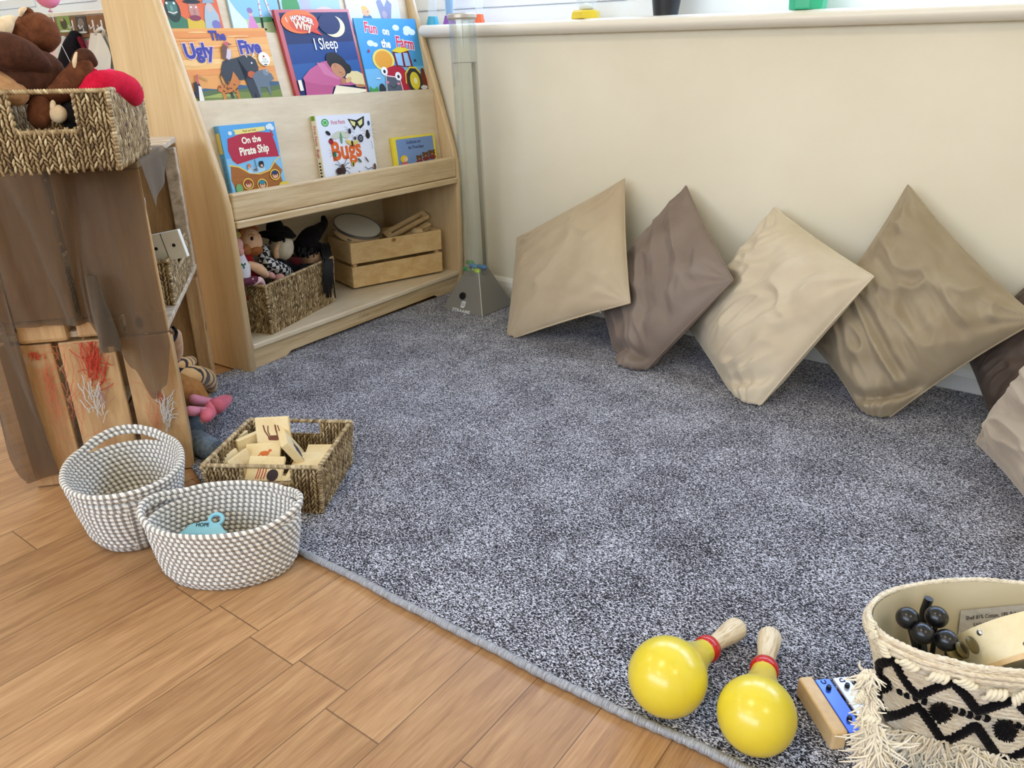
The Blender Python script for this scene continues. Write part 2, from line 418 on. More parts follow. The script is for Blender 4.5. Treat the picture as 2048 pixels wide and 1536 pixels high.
mid = smoothpath(edge[4:13], 8)
# gentle waviness of the bound edge
mid = [V((p.x, p.y+.0012*math.sin(p.x*17)+.0008*math.sin(p.x*41+1))) for p in mid]
outl = [V(p) for p in edge[:4]]+mid+[V(p) for p in edge[13:]]
rug = thing('carpet', 'grey speckled loop-pile carpet covering the reading corner', 'carpet', (0, 1.6, 0))
MB().prism([tuple(p) for p in outl][::-1], (0, 0, .0005), (1, 0, 0), (0, 1, 0), (0, 0, 1), CTH, .004).build('pile', cm, rug)
bnd = mat('carpet binding', (158, 158, 158), .45, sheen=.3); n = N(bnd); w_ = n.noise(n.coord('Object', (900, 60, 60)), 1.0, 1); n.base(n.ramp(w_, [(.35, (126, 126, 127)), (.65, (176, 178, 182))])); n.bump(w_, .5, .001)
fr = [V((p.x, p.y-.001, .0075)) for p in mid]
pathb = []
for i in range(len(fr)-1):
    for j in range(4): pathb.append(fr[i].lerp(fr[i+1], j/4))
MB().tube(pathb, [.0072+.0007*math.sin(i*1.3) for i in range(len(pathb))], 8).build('bound_edge', bnd, rug, smooth=True, label='smooth grey bound edge of the carpet')
# ================================================================== BOOKSHELF
S0 = V((-1.956, 1.289, 0)); SU = V((-.053, .9986, 0)).normalized(); SW = V((-SU.y, SU.x, 0)); UP = V((0, 0, 1))
SMx = Matrix(((SU.x, SW.x, 0, S0.x), (SU.y, SW.y, 0, S0.y), (0, 0, 1, 0), (0, 0, 0, 1)))
def sl(u, w, z): return S0+SU*u+SW*w+UP*z
WS = 1.121; DP = .43; TP = .028
gz = (1.5, 1.5, .12)
birch = wood('birch panel', (222, 194, 150), (200, 168, 120), (7, 7, .45), sc=2.6, rough=.38, bumpy=.05)
ply = wood('birch ply face', (228, 212, 184), (210, 190, 158), (4, 1.1, 6), sc=2.2, rough=.42, bumpy=.05)
plyd = wood('birch ply edge', (222, 200, 160), (190, 158, 112), (9, .8, 20), sc=3, rough=.42, bumpy=.08)
shelf = thing('bookshelf', 'birch display bookshelf with sloping tiers of picture books beside the window wall', 'bookshelf', S0)
# side panel profile: (back, z)
pr = [(0, .012), (0, .46), (.004, .52), (.016, .58), (.040, .655), (.075, .765), (.115, .885), (.168, 1.045), (.235, 1.235), (.25, 1.262), (.27, 1.275), (.30, 1.28), (DP, 1.28), (DP, 0), (.012, 0)]
for u0 in (0, WS-TP):
    q = MB().prism(pr, sl(u0, 0, 0), SW, UP, SU, TP, .011, 4).build('side_panel', birch, shelf, smooth=True, ang=50)
a, b = TP, WS-TP
def sbox(mb, u0, u1, w0, w1, z0, z1, r=.003): return mb.rbox((u0, w0, z0), (u1, w1, z1), r, SMx)
def sprism(pts, u0, u1, r=.004): return MB().prism(pts, sl(u0, 0, 0), SW, UP, SU, u1-u0, r, 3)
sbox(MB(), a, b, .006, DP-.01, .075, .093, .004).build('shelf', ply, shelf)
# kick plate with cut-out feet
kp = [(a, .004), (a+.09, .004), (a+.13, .010), (a+.155, .024), (b-.155, .024), (b-.13, .010), (b-.09, .004), (b, .004), (b, .075), (a, .075)]
MB().prism(kp, sl(0, .018, 0), SU, UP, SW, .018, .001, 1).build('kick_plate', plyd, shelf)
sbox(MB(), a, b, DP-.02, DP-.008, .093, 1.27, .001).build('back_panel', ply, shelf)
# ledge board and lip of the lowest tier
sbox(MB(), a, b, -.002, DP-.03, .452, .474, .004).build('shelf', plyd, shelf)
sbox(MB(), a, b, .004, .024, .475, .553, .006).build('ledge_lip', plyd, shelf)
# sloping tiers
TIER = [((.068, .475), (.103, .800)), ((.124, .74), (.170, .985)), ((.186, .93), (.238, 1.24))]
for k, ((w0, z0), (w1, z1)) in enumerate(TIER):
    sprism([(w0, z0), (w0+.018, z0), (w1+.018, z1), (w1, z1)], a, b, .004).build('display_board', ply, shelf)
    zb = (.529, .785, .950)[k]; fw = (.026, TIER[0][1][0]+.012, TIER[1][1][0]+.012)[k]; bw = w0+(w1-w0)*(zb-z0)/(z1-z0)+.002
    sprism([(fw, zb-.014), (bw, zb-.014), (bw, zb), (fw, zb)], a, b, .0005).build('tier_base', plyd, shelf)
# small engraved mark on the kick plate
am = Art(frame(sl(.50, .0178, .038), SU, UP), .055, .03)
for pts in ([(0, .1), (.1, .5), (.2, .1)], [(.05, .8), (.15, .5), (.25, .9)], [(.3, .1), (.42, .8), (.5, .1), (.33, .4), (.5, .45)], [(.6, .9), (.6, .2), (.8, .2), (.7, .6)], [(.85, .1), (.9, .7), (1, .2)]): am.line(pts, .0011, (120, 85, 45))
am.build('engraved_mark', shelf)
sc1 = MB(); 
for (px, py) in ((760, 227),): sc1.ell(onp(px, py, sl(0, .1, .75), SW), (.003, .003, .003), 8, 6)
sc1.build('screw', mat('dark screw', (60, 55, 50), .4, metal=.6), shelf)
# ------------------------------------------------------------------ books
paper = mat('book paper', (238, 234, 224), .7)
def lean(t, off):
    """plane parallel to display board t, off metres in front of it: (point, normal)"""
    (w0, z0), (w1, z1) = TIER[t]; d = V((0, w1-w0, z1-z0)).normalized()
    n = (SMx.to_3x3() @ V((0, -d.z, d.y))).normalized()
    return sl(0, w0, z0)+n*off, n, (SMx.to_3x3() @ d).normalized()
def book(name, label, t, tl, tr, zfoot, thick, spinec, coverc, group=None, H=None, left=None, board=True, tilt=None):
    """tl,tr: seen top corners; the book stands on its tier at height zfoot"""
    p0, n, d = lean(t, thick+.001)
    A, B = onp(tl[0], tl[1], p0, n), onp(tr[0], tr[1], p0, n)
    ux = (B-A).normalized(); ua, ub_ = (A-S0).dot(SU), (B-S0).dot(SU)
    if ua < TP+.003: A = A+ux*((TP+.003-ua)/ux.dot(SU))
    if ub_ > WS-TP-.003: B = B-ux*((ub_-WS+TP+.003)/ux.dot(SU))
    uy = n.cross(ux)
    if uy.z < 0: uy = -uy
    W = (B-A).length; h = H or (min(A.z, B.z)-zfoot)/uy.z
    O = A-uy*h
    F = frame(O, ux, uy)
    bk = thing(name, label, 'book', O, group)
    c = .003 if board else .0012
    MB().rbox((0, 0, -c), (W, h, 0), .0012, F).rbox((0, 0, -thick), (W, h, -thick+c), .001, F).build('cover', mat('cover '+name+coverc, coverc, .3, coat=.4), bk)
    MB().box((.002, .002, -thick+c), (W-.002, h-.002, -c), F).build('pages', paper, bk)
    MB().rbox((-.001, 0, -thick), (.003, h, .0004), .001, F).build('spine', mat('spine '+spinec, spinec, .35, coat=.3), bk)
    return bk, F, W, h
CY, SK = '#f0c080', '#e8b090'
# --- On the Pirate Ship
bk, F, W, h = book('board_book', 'blue On the Pirate Ship board book, leftmost on the lowest ledge of the bookshelf', 0, (437, 252), (548, 243), .530, .022, '#5aa6dc', '#62b0ea', 'board books on the lowest ledge')
A = Art(F, W, h)
A.rect(.0, 0, 1, 1, '#5cabe8'); A.rect(.0, .0, 1, .55, '#86c4ea')
A.poly([(.10, 0), (.97, 0), (.93, .22), (.98, .30), (.85, .44), (.74, .33), (.5, .30), (.34, .33), (.18, .42), (.06, .46), (.02, .25)], '#a86a34')
for y in (.08, .15, .22, .29): A.line([(.06, y), (.5, y-.02), (.92, y)], .0006, '#8a5226')
A.line([(.03, .46), (.2, .42), (.36, .32), (.55, .285), (.74, .32), (.86, .43), (.98, .50)], .0035, '#f2cf5a')
A.ell(.50, .345, .17, .045, '#b8dcf2')
A.poly([(.10, .82), (.35, .87), (.62, .88), (.90, .85), (.94, .70), (.97, .50), (.60, .52), (.18, .46), (.11, .52), (.07, .66)], '#b8324a')
A.poly([(.22, .93), (.80, .945), (.80, .89), (.60, .875), (.24, .865), (.25, .90)], '#f2e28a')
A.text('Peek and Seek', .51, .905, .042, '#8a6a2a', .015, .03)
A.text('On the', .51, .775, .125, '#fffbe8', .03, .04, .95)
A.text('Pirate Ship', .53, .63, .155, '#fffbe8', .035, .04, .80)
for x, y, r in ((.16, .89, .035), (.86, .93, .045), (.90, .94, .05), (.93, .91, .04)): A.ell(x, y, r, r*W/h*.8, '#dff0fa')
A.line([(.90, .88), (.93, .80)], .004, '#c23c40')
for x, y, hc in ((.30, .17, '#9a4a34'), (.55, .135, '#3a8aa0'), (.82, .245, '#31406a')):
    A.ell(x, y, .095, .082, '#f2cf5a'); A.ell(x, y, .078, .066, '#5a2e18'); A.ell(x, y-.012, .055, .045, SK); A.ell(x, y+.03, .058, .030, hc)
    A.ell(x-.018, y-.005, .009, .008, '#222222'); A.ell(x+.02, y-.005, .009, .008, '#222222')
A.ell(.60, .41, .045, .04, '#20242e'); A.ell(.60, .40, .025, .02, SK); A.poly([(.55, .43), (.65, .43), (.63, .465), (.57, .465)], '#20242e'); A.line([(.5, .33), (.49, .5)], .002, '#303030')
for k in range(6): A.line([(.47-.06*math.cos(k*.52), .355-.04*math.sin(k*.52)), (.47+.06*math.cos(k*.52), .355+.04*math.sin(k*.52))], .0008, '#404a5a')
A.ell(.37, .42, .03, .03, '#d87a5a'); A.ell(.36, .39, .018, .016, SK); A.ell(.12, .12, .06, .07, '#7ab070'); A.ell(.24, .05, .08, .03, '#8cc088'); A.ell(.95, .08, .10, .05, '#e8cf50')
A.poly([(.0, 0), (.10, 0), (.06, .06), (0, .07)], '#3aa0b0')
A.build('cover_artwork', bk)
# spine lettering
As = Art(frame(F @ V((-.0016, 0, -.021)), (F.to_3x3() @ V((0, 0, 1))), (F.to_3x3() @ V((0, 1, 0)))), .02, h)
As.rect(.1, .62, .9, .9, '#e8d070'); As.text('On the Pirate Ship', .5, .33, .06, '#5a6a80', .01, -PI/2); As.build('spine_lettering', bk)
# --- Bugs
bk, F, W, h = book('board_book', 'white First Facts Bugs board book, middle of the lowest ledge', 0, (630, 232), (739, 226), .530, .022, '#e6dcc0', '#f0f2fa', 'board books on the lowest ledge')
A = Art(F, W, h); A.rect(0, 0, 1, 1, '#e9edf8'); A.ell(.15, .89, .065, .06, '#2f9a4a'); A.ell(.15, .89, .045, .042, '#c8eac8'); A.rect(.12, .865, .18, .915, '#4fb060')
A.text('First Facts', .38, .885, .085, '#c8506a', .012, .02, .9)
A.text('Bugs', .46, .44, .40, '#e2692c', .035, .04, .92)
def bug(x, y, r, c, legs=3, spread=1.9, lw=.0009, c2=None):
    for k in range(legs):
        for sgn in (-1, 1):
            an = (.5+.9*(k-(legs-1)/2)*.8); A.line([(x, y), (x+sgn*r*spread*.6, y+r*an*1.0), (x+sgn*r*spread, y+r*an*1.6-r*.4)], lw, '#2a2420')
    A.ell(x, y-.3*r, r*.55, r*.75, c); A.ell(x, y+.5*r, r*.35, r*.4, c2 or c)
A.poly([(.56, .93), (.72, .90), (.88, .96), (.86, .82), (.78, .76), (.72, .82), (.66, .74), (.62, .82)], '#24261c'); A.poly([(.60, .905), (.70, .87), (.68, .80), (.63, .83)], '#e6e2a0'); A.poly([(.84, .92), (.74, .87), (.77, .80), (.83, .84)], '#e6e2a0')
A.ell(.95, .84, .025, .04, '#2c4c6c'); bug(.90, .67, .075, '#2a241e', 4, 2.0, .0006)
A.ell(.32, .69, .10, .05, '#cdd2c0', .3); A.ell(.46, .69, .10, .05, '#cdd2c0', -.3); A.ell(.39, .64, .022, .09, '#6a9a78')
A.ell(.17, .73, .045, .03, '#22242c', -.5); A.ell(.20, .60, .042, .045, '#a02838'); A.ell(.20, .635, .02, .015, '#22242c'); bug(.23, .40, .05, '#2f7048')
bug(.56, .74, .045, '#302434'); bug(.64, .62, .03, '#28282c'); A.ell(.745, .61, .05, .062, '#2c2e34'); A.ell(.745, .61, .028, .035, '#8a9098'); A.ell(.745, .61, .012, .015, '#2c2e34')
A.ell(.52, .56, .07, .03, '#e0c860', -.5); A.ell(.63, .55, .06, .025, '#e0c860', .3); A.ell(.57, .54, .02, .05, '#34301c')
bug(.33, .16, .085, '#402a24', 4, 1.6, .002, '#553830'); A.ell(.26, .13, .06, .055, '#33221e')
A.ell(.53, .22, .03, .045, '#c8b038'); A.ell(.53, .21, .012, .04, '#2a2a1c'); A.ell(.66, .26, .045, .022, '#5a6a50', -.7); A.ell(.80, .26, .05, .014, '#4a4a50', -.9); A.line([(.74, .15), (.80, .10), (.87, .12), (.92, .09)], .0025, '#33302e')
A.ell(.94, .13, .025, .055, '#6a4a3a'); A.line([(.93, .55), (.95, .42)], .0012, '#333'+'333'); A.ell(.62, .07, .02, .02, '#333a44')
A.build('cover_artwork', bk)
As = Art(frame(F @ V((-.0016, 0, -.021)), (F.to_3x3() @ V((0, 0, 1))), (F.to_3x3() @ V((0, 1, 0)))), .02, h)
As.rect(.1, .93, .9, 1, '#6a9a28'); As.text('First Facts', .5, .70, .075, '#c8506a', .01, -PI/2); As.text('Bugs', .5, .43, .075, '#c8506a', .01, -PI/2)
for k in range(6): As.ell(.5, .28-.05*k, .25, .014, '#222222')
As.build('spine_lettering', bk)
# --- Goldilocks
bk, F, W, h = book('board_book', 'small yellow-edged Goldilocks and the Three Bears book at the right end of the lowest ledge', 0, (784, 276), (868, 266), .530, .012, '#f0dc30', '#f4e040', 'board books on the lowest ledge')
A = Art(F, W, h); A.rect(.07, .05, .95, .93, '#7b9bd0'); A.text('Goldilocks and', .47, .80, .14, '#22305e', .02, .0, .88); A.text('the Three Bears', .52, .63, .14, '#22305e', .02, .0, .88)
for x, y, r in ((.56, .26, .07), (.72, .33, .075), (.88, .36, .08)):
    A.ell(x-r*.7, y+r*1.0, r*.35, r*.35, '#5a3a24'); A.ell(x+r*.7, y+r*1.0, r*.35, r*.35, '#5a3a24'); A.ell(x, y, r, r*1.15, '#6e4a2c'); A.ell(x, y-r*1.6, r*1.1, r*.9, '#8a3a3a'); A.ell(x, y-.03, r*.45, r*.4, '#a87c50')
    A.ell(x-.02, y+.03, .008, .01, '#201810'); A.ell(x+.03, y+.03, .008, .01, '#201810')
A.ell(.20, .30, .085, .115, '#f0cc30'); A.ell(.235, .28, .05, .07, '#f4d0b0'); A.ell(.2, .12, .08, .09, '#e06a6a'); A.build('cover_artwork', bk)
# --- The Ugly Five
bk, F, W, h = book('picture_book', 'landscape orange picture book The Ugly Five, left end of the middle tier', 1, (318, 57), (529, 56), .786, .007, '#d08848', '#e8a050', 'picture books on the middle tier', board=False)
A = Art(F, W, h)
A.rect(0, 0, 1, 1, '#e8a45a')
random.seed(3)
for k, (y, c) in enumerate([(.93, '#e4944e'), (.84, '#eeae66'), (.75, '#f0b870'), (.66, '#eeb26a'), (.57, '#f6ca86'), (.50, '#f0bc72'), (.44, '#e89a54')]): A.rect(0, y-.05, 1, y+.03, c)
for k in range(14):
    x, y = random.uniform(.05, .9), random.uniform(.45, .95); A.ell(x, y, random.uniform(.05, .16), random.uniform(.004, .010), random.choice(['#f8dca0', '#f4c888', '#e08a44']))
A.poly([(0, .17), (.15, .22), (.3, .19), (.5, .24), (.7, .20), (.85, .26), (1, .24), (1, 0), (0, 0)], '#41607c')
A.poly([(0, .15), (.2, .19), (.42, .16), (.7, .18), (1, .19), (1, 0), (0, 0)], '#5a6e44'); A.poly([(0, .13), (.25, .11), (.5, .14), (.8, .10), (1, .13), (1, 0), (0, 0)], '#76863f')
A.poly([(.1, .10), (.3, .14), (.5, .10), (.3, .08)], '#9cab5a')
A.text('The', .44, .895, .17, '#3a3f9c', .045, -.02, 1.0); A.text('Ugly', .20, .70, .26, '#3a3f9c', .045, .02, 1.0, '#dcc0c8'); A.text('Five', .76, .73, .25, '#3a3f9c', .045, .0, 1.0, '#dcc0c8')
# plain stand-in animals
A.poly([(.38, .46), (.42, .56), (.50, .585), (.58, .60), (.66, .63), (.74, .62), (.79, .56), (.80, .46), (.78, .36), (.72, .40), (.64, .36), (.62, .26), (.64, .02), (.67, .02), (.68, .16), (.70, .02), (.73, .02), (.71, .30), (.60, .30), (.47, .28), (.42, .30), (.44, .06), (.41, .06), (.39, .28), (.37, .38)], '#33383f')
A.line([(.70, .60), (.685, .645), (.70, .67)], .004, '#ecdcb8'); A.line([(.76, .60), (.785, .63), (.78, .66)], .004, '#ecdcb8'); A.ell(.735, .52, .009, .012, '#ffffff'); A.line([(.38, .42), (.345, .36), (.35, .27), (.37, .24)], .003, '#26262a'); A.ell(.70, .36, .045, .05, '#c05a2c')
A.poly([(.70, .33), (.76, .40), (.84, .42), (.93, .36), (.95, .28), (.88, .24), (.87, .06), (.85, .06), (.84, .17), (.76, .18), (.75, .05), (.73, .05), (.72, .2)], '#66727e'); A.ell(.87, .38, .035, .045, '#7e8a96'); A.ell(.885, .40, .006, .008, '#ffffff')
A.poly([(.28, .17), (.31, .25), (.42, .25), (.47, .34), (.50, .42), (.53, .34), (.55, .26), (.50, .20), (.50, .04), (.48, .04), (.46, .15), (.36, .13), (.34, .03), (.32, .03), (.32, .14)], '#c87a34'); A.ell(.505, .27, .035, .035, '#c87a34')
for k in range(26): A.ell(random.uniform(.30, .50), random.uniform(.12, .24), .006, .008, '#4a2c18')
A.poly([(.42, .60), (.44, .74), (.49, .80), (.52, .70), (.49, .62), (.47, .56)], '#6e4a40'); A.poly([(.46, .60), (.50, .73), (.535, .70), (.52, .62), (.49, .57)], '#cfc4d0'); A.ell(.505, .79, .026, .03, '#c8606a'); A.line([(.52, .79), (.555, .775)], .003, '#5a4a50')
A.poly([(.03, .12), (.05, .30), (.10, .32), (.12, .20), (.09, .08)], '#2a2630'); A.poly([(.06, .06), (.09, .26), (.115, .24), (.11, .06)], '#f0ece6'); A.line([(.09, .28), (.10, .38), (.115, .40)], .006, '#c8606a'); A.line([(.12, .39), (.20, .31)], .004, '#b89850')
A.ell(.885, .565, .068, .098, '#f6f4e6'); A.ell(.885, .60, .012, .016, '#b04040'); A.text('THE', .885, .555, .045, '#888888', 0); A.text('LITERARY', .885, .52, .036, '#888888', 0); A.ell(.885, .485, .02, .008, '#333333')
A.build('cover_artwork', bk)
# --- I Wonder Why I Sleep
bk, F, W, h = book('picture_book', 'tall red-bordered picture book I Wonder Why I Sleep, middle of the middle tier', 1, (547, 19), (697, 18), .786, .011, '#b03a40', '#b8363c', 'picture books on the middle tier', board=True)
A = Art(F, W, h); A.rect(.05, 0, .97, .965, '#14285c'); A.rect(.05, .28, .97, .62, '#1c4486'); A.rect(.05, .22, .97, .40, '#2a5a9a')
random.seed(5)
for k in range(26): A.ell(random.uniform(.6, .95), random.uniform(.7, .93), .0035, .003, '#5a76b8')
A.ell(.72, .80, .155, .125, '#f4ecc0', n=32); A.ell(.665, .83, .15, .122, '#14285c', n=32)
A.ell(.28, .86, .235, .13, '#e8773a', n=30); A.ell(.33, .84, .19, .10, '#e0532f', n=30); A.poly([(.38, .77), (.50, .74), (.54, .70), (.42, .74)], '#d8452c'); A.poly([(.40, .78), (.47, .79), (.53, .70)], '#d8452c')
A.text('I', .115, .885, .07, '#ffffff', .03, .2); A.text('WONDER', .31, .895, .083, '#ffffff', .04, -.12, .95, '#903020', 3); A.text('Why', .30, .815, .125, '#ffd8c0', .045, -.1, 1.1, '#903020')
A.text('I Sleep', .55, .60, .185, '#ffffff', .008, .0, .82)
A.poly([(.10, 0), (.16, .12), (.13, .24), (.25, .33), (.42, .40), (.56, .42), (.60, .30), (.66, .20), (.84, .14), (.88, .10), (.74, .10), (.60, .12), (.50, .10), (.45, 0)], '#c4628e')
A.poly([(.14, .20), (.36, .14), (.52, .12), (.46, .02), (.30, .02), (.12, .02)], '#b85682'); A.poly([(.36, .40), (.42, .26), (.60, .18), (.66, .20), (.52, .28), (.46, .38)], '#d07a9e')
A.poly([(.48, .02), (.55, .12), (.97, .03), (.97, 0), (.48, 0)], '#efe2c4'); A.poly([(.70, .20), (.78, .27), (.90, .26), (.97, .22), (.97, .06), (.80, .12)], '#e6d39c')
A.ell(.64, .37, .155, .115, '#1c1814', -.5); A.ell(.76, .30, .06, .06, '#1c1814'); A.ell(.63, .29, .098, .078, '#c48a62', -.4); A.ell(.60, .345, .02, .02, '#b87a54'); A.line([(.63, .27), (.67, .255)], .0014, '#3a2418'); A.line([(.66, .235), (.69, .24)], .0014, '#8a4030')
A.ell(.66, .16, .035, .04, '#b87e58', .3); A.ell(.74, .165, .05, .03, '#d8b078', .3); A.ell(.90, .08, .08, .02, '#b87e58', -.1); A.rect(.055, .1, .10, .22, '#f0ead8')
A.build('cover_artwork', bk)
# --- Fun on the Farm
bk, F, W, h = book('picture_book', 'soft blue Fun on the Farm picture book, right end of the middle tier', 1, (706, 36), (838, 38), .786, .005, '#3a86b8', '#4a9ad8', 'picture books on the middle tier', board=False)
A = Art(F, W, h); A.rect(0, 0, 1, 1, '#4aa2e0'); A.rect(0, 0, 1, .35, '#7cc0ea')
for x, y, r in ((.64, .88, .055), (.83, .85, .075), (.90, .82, .06), (.80, .81, .05), (.18, .68, .055), (.25, .66, .04)): A.ell(x, y, r, r*.72, '#e6f4fc')
A.text('Fun', .23, .87, .185, '#f4f4ff', .07, -.12, .95); A.text('Fun', .23, .87, .185, '#e03a5a', .025, -.12, .95); A.text('on', .46, .83, .135, '#ffffff', .045, -.1)
A.text('the', .42, .665, .15, '#ffffff', .045, -.08, .95, '#4a90c8'); A.text('Farm', .74, .665, .215, '#f4f4ff', .07, -.1, .9); A.text('Farm', .74, .665, .215, '#e03a5a', .025, -.1, .9)
A.ell(.33, .46, .175, .145, '#f4e070', n=28); A.ell(.33, .46, .14, .12, '#f0a83c', n=28)
A.poly([(.50, .56), (.52, .36), (.80, .34), (.77, .57)], '#7a2028'); A.poly([(.53, .54), (.545, .38), (.635, .36), (.64, .54)], '#9cc8ec'); A.poly([(.67, .54), (.67, .36), (.765, .36), (.745, .54)], '#9cc8ec'); A.poly([(.48, .57), (.60, .62), (.72, .61), (.80, .575), (.62, .54)], '#f0d63a')
A.poly([(.30, .06), (.30, .24), (.36, .35), (.48, .38), (.62, .34), (.68, .26), (.70, .04), (.5, .02)], '#b8243a'); A.poly([(.26, .02), (.30, .24), (.52, .20), (.53, .02)], '#5c6470'); A.line([(.27, .02), (.31, .25), (.53, .21), (.545, .02)], .004, '#f2f2f2')
for x, y in ((.30, .31), (.51, .23)): A.ell(x, y, .052, .058, '#ffffff'); A.ell(x, y-.005, .02, .024, '#1c1c1c')
A.line([(.34, .11), (.40, .075), (.46, .12)], .003, '#303640'); A.ell(.31, .16, .028, .018, '#d88aa8'); A.ell(.49, .13, .028, .018, '#d88aa8')
A.ell(.78, .15, .135, .185, '#30343a', n=28); A.ell(.78, .15, .085, .125, '#e8d53a', n=28); A.ell(.79, .15, .03, .045, '#f4f0c0'); A.line([(.62, .12), (.64, .26), (.73, .34), (.83, .33), (.90, .25)], .006, '#f0d63a'); A.ell(.21, .07, .05, .08, '#30343a')
A.poly([(.93, .02), (.90, .16), (.92, .30), (.97, .30), (1, .1), (1, .02)], '#7a3420'); A.ell(.945, .28, .03, .04, '#6a2a20'); A.ell(.92, .05, .06, .03, '#dcdce0'); A.poly([(0, 0), (.16, 0), (.13, .12), (.07, .08), (.02, .13)], '#4a9a4a'); A.ell(.12, .58, .015, .022, '#b8283c')
A.ell(.18, .22, .04, .008, '#eef6fc'); A.ell(.85, .43, .02, .015, '#3a3a44'); A.poly([(.70, .74), (.715, .72), (.73, .705), (.70, .70)], '#f0e89a')
A.build('cover_artwork', bk)
# --- top tier: three picture books, their lower parts in view
def topbook(lbl, tl, tr, c, H=.26, name='picture_book'):
    p0, n, d = lean(2, .007)
    A_, B_ = onp(tl[0], tl[1], p0, n), onp(tr[0], tr[1], p0, n); ux = (B_-A_).normalized(); ua, ub_ = (A_-S0).dot(SU), (B_-S0).dot(SU)
    if ua < TP+.003: A_ = A_+ux*((TP+.003-ua)/ux.dot(SU))
    if ub_ > WS-TP-.003: B_ = B_-ux*((ub_-WS+TP+.003)/ux.dot(SU))
    uy = n.cross(ux); uy = uy if uy.z > 0 else -uy
    W = (B_-A_).length; O = A_-uy*((A_.z-.951)/uy.z); F = frame(O, ux, uy)
    bk = thing(name, lbl, 'book', O, 'picture books on the top tier')
    MB().rbox((0, 0, -.0012), (W, H, 0), .0005, F).rbox((0, 0, -.006), (W, H, -.0048), .0005, F).build('cover', mat('cover '+c, c, .3, coat=.4), bk)
    MB().box((.002, .002, -.0048), (W-.002, H-.002, -.0012), F).build('pages', paper, bk)
    MB().rbox((-.001, 0, -.006), (.0025, H, .0003), .0005, F).build('spine', mat('cover '+c, c, .35), bk)
    y0 = (A_.z-.951)/uy.z/H
    return bk, Art(F, W, H), y0
bk, A, y0 = topbook('orange picture book with a crowd of bearded people, left end of the top tier', (325, 54), (447, 54), '#e8703c')
A.rect(0, 0, 1, 1, '#e06a3c'); yy = y0
A.poly([(.02, yy-.1), (.05, yy+.08), (.16, yy+.11), (.30, yy+.12), (.42, yy+.06), (.44, yy-.1)], '#3e7a5c'); A.ell(.20, yy+.17, .125, .125, '#26382e'); A.ell(.20, yy+.20, .085, .085, '#4c7a74'); A.ell(.13, yy+.235, .018, .012, '#ffffff'); A.ell(.25, yy+.235, .018, .012, '#ffffff'); A.ell(.19, yy+.185, .024, .03, '#6a9a90'); A.line([(.12, yy+.15), (.2, yy+.135), (.27, yy+.15)], .003, '#e8d8d0'); A.ell(.2, yy+.30, .12, .05, '#1c2a22')
A.poly([(.36, yy-.1), (.40, yy+.08), (.55, yy+.12), (.68, yy+.06), (.72, yy-.1)], '#d8b838'); A.ell(.55, yy+.165, .085, .10, '#c08a80'); A.ell(.555, yy+.15, .02, .03, '#b07870'); A.ell(.515, yy+.20, .015, .01, '#ffffff'); A.ell(.60, yy+.20, .015, .01, '#ffffff'); A.ell(.54, yy+.09, .10, .03, '#8a3a50'); A.ell(.55, yy+.255, .15, .022, '#26282c'); A.poly([(.46, yy+.26), (.63, yy+.26), (.56, yy+.40), (.50, yy+.40)], '#26282c')
A.poly([(.66, yy-.1), (.70, yy+.10), (.76, yy+.22), (.88, yy+.24), (.96, yy+.12), (.94, yy-.1)], '#a8bcc8'); A.ell(.83, yy+.20, .055, .05, '#c8b8b8'); A.poly([(.72, yy+.24), (.94, yy+.25), (.84, yy+.40)], '#8ea6b8'); A.ell(.88, yy+.02, .08, .05, '#7a76b8')
A.build('cover_artwork', bk)
bk, A, y0 = topbook('pale blue picture book with a pink dress and long striped legs', (467, 54), (566, 60), '#9cc8e0', .27)
A.rect(0, 0, 1, 1, '#8cc4e4'); yy = y0; A.rect(0, 0, 1, yy+.09, '#bcd0a0'); A.poly([(0, 0), (0, yy+.30), (.12, yy+.18), (.28, yy+.07), (.3, 0)], '#d8e8ee'); A.poly([(.4, yy+.05), (1, yy+.10), (1, yy+.14), (.4, yy+.12)], '#5c9a68')
A.poly([(.28, yy-.02), (.36, yy+.13), (.42, yy+.13), (.52, yy-.02)], '#dc8cc8'); A.ell(.39, yy+.16, .045, .035, '#e0b8b0'); A.ell(.385, yy+.185, .055, .03, '#8a7ab8')
for x0, x1 in ((.62, .58), (.70, .86)):
    A.line([(x0, yy+.45), ((x0+x1)/2, yy+.2), (x1, yy+.08)], .006, '#f0e0e4'); 
    for k in range(5): A.ell(x0+(x1-x0)*(.2+k*.15), yy+.38-k*.06, .022, .008, '#d88a98')
    A.line([(x1-(x1-x0)*.25, yy+.12), (x1, yy+.0)], .008, '#1c2026'); A.ell(x1+.03, yy-.005, .05, .012, '#1c2026')
A.build('cover_artwork', bk)
bk, A, y0 = topbook('green and lilac picture book half hidden behind the sleep book', (572, 60), (690, 62), '#b8d0e0', .26)
A.rect(0, 0, 1, 1, '#a8ccE4'.lower()); yy = y0; A.ell(.16, yy+.25, .14, .2, '#4c9a5c'); A.poly([(.3, yy-.05), (.32, yy+.4), (.48, yy+.4), (.5, yy-.05)], '#b8bce0'); A.ell(.72, yy+.16, .22, .13, '#dccfc8'); A.rect(0, 0, 1, yy+.03, '#7ab08a'); A.build('cover_artwork', bk)
bk, A, y0 = topbook('white picture book with a small bald baby, right end of the top tier', (703, 60), (806, 60), '#dfe6f6', .26)
A.rect(0, 0, 1, 1, '#dde4f6'); yy = y0
A.ell(.33, yy+.10, .13, .035, '#3c6a90'); A.ell(.34, yy+.15, .09, .05, '#4a7ea4'); A.ell(.33, yy+.23, .075, .055, '#e8b890'); A.ell(.31, yy+.275, .06, .03, '#e8c070'); A.ell(.36, yy+.23, .008, .006, '#202020')
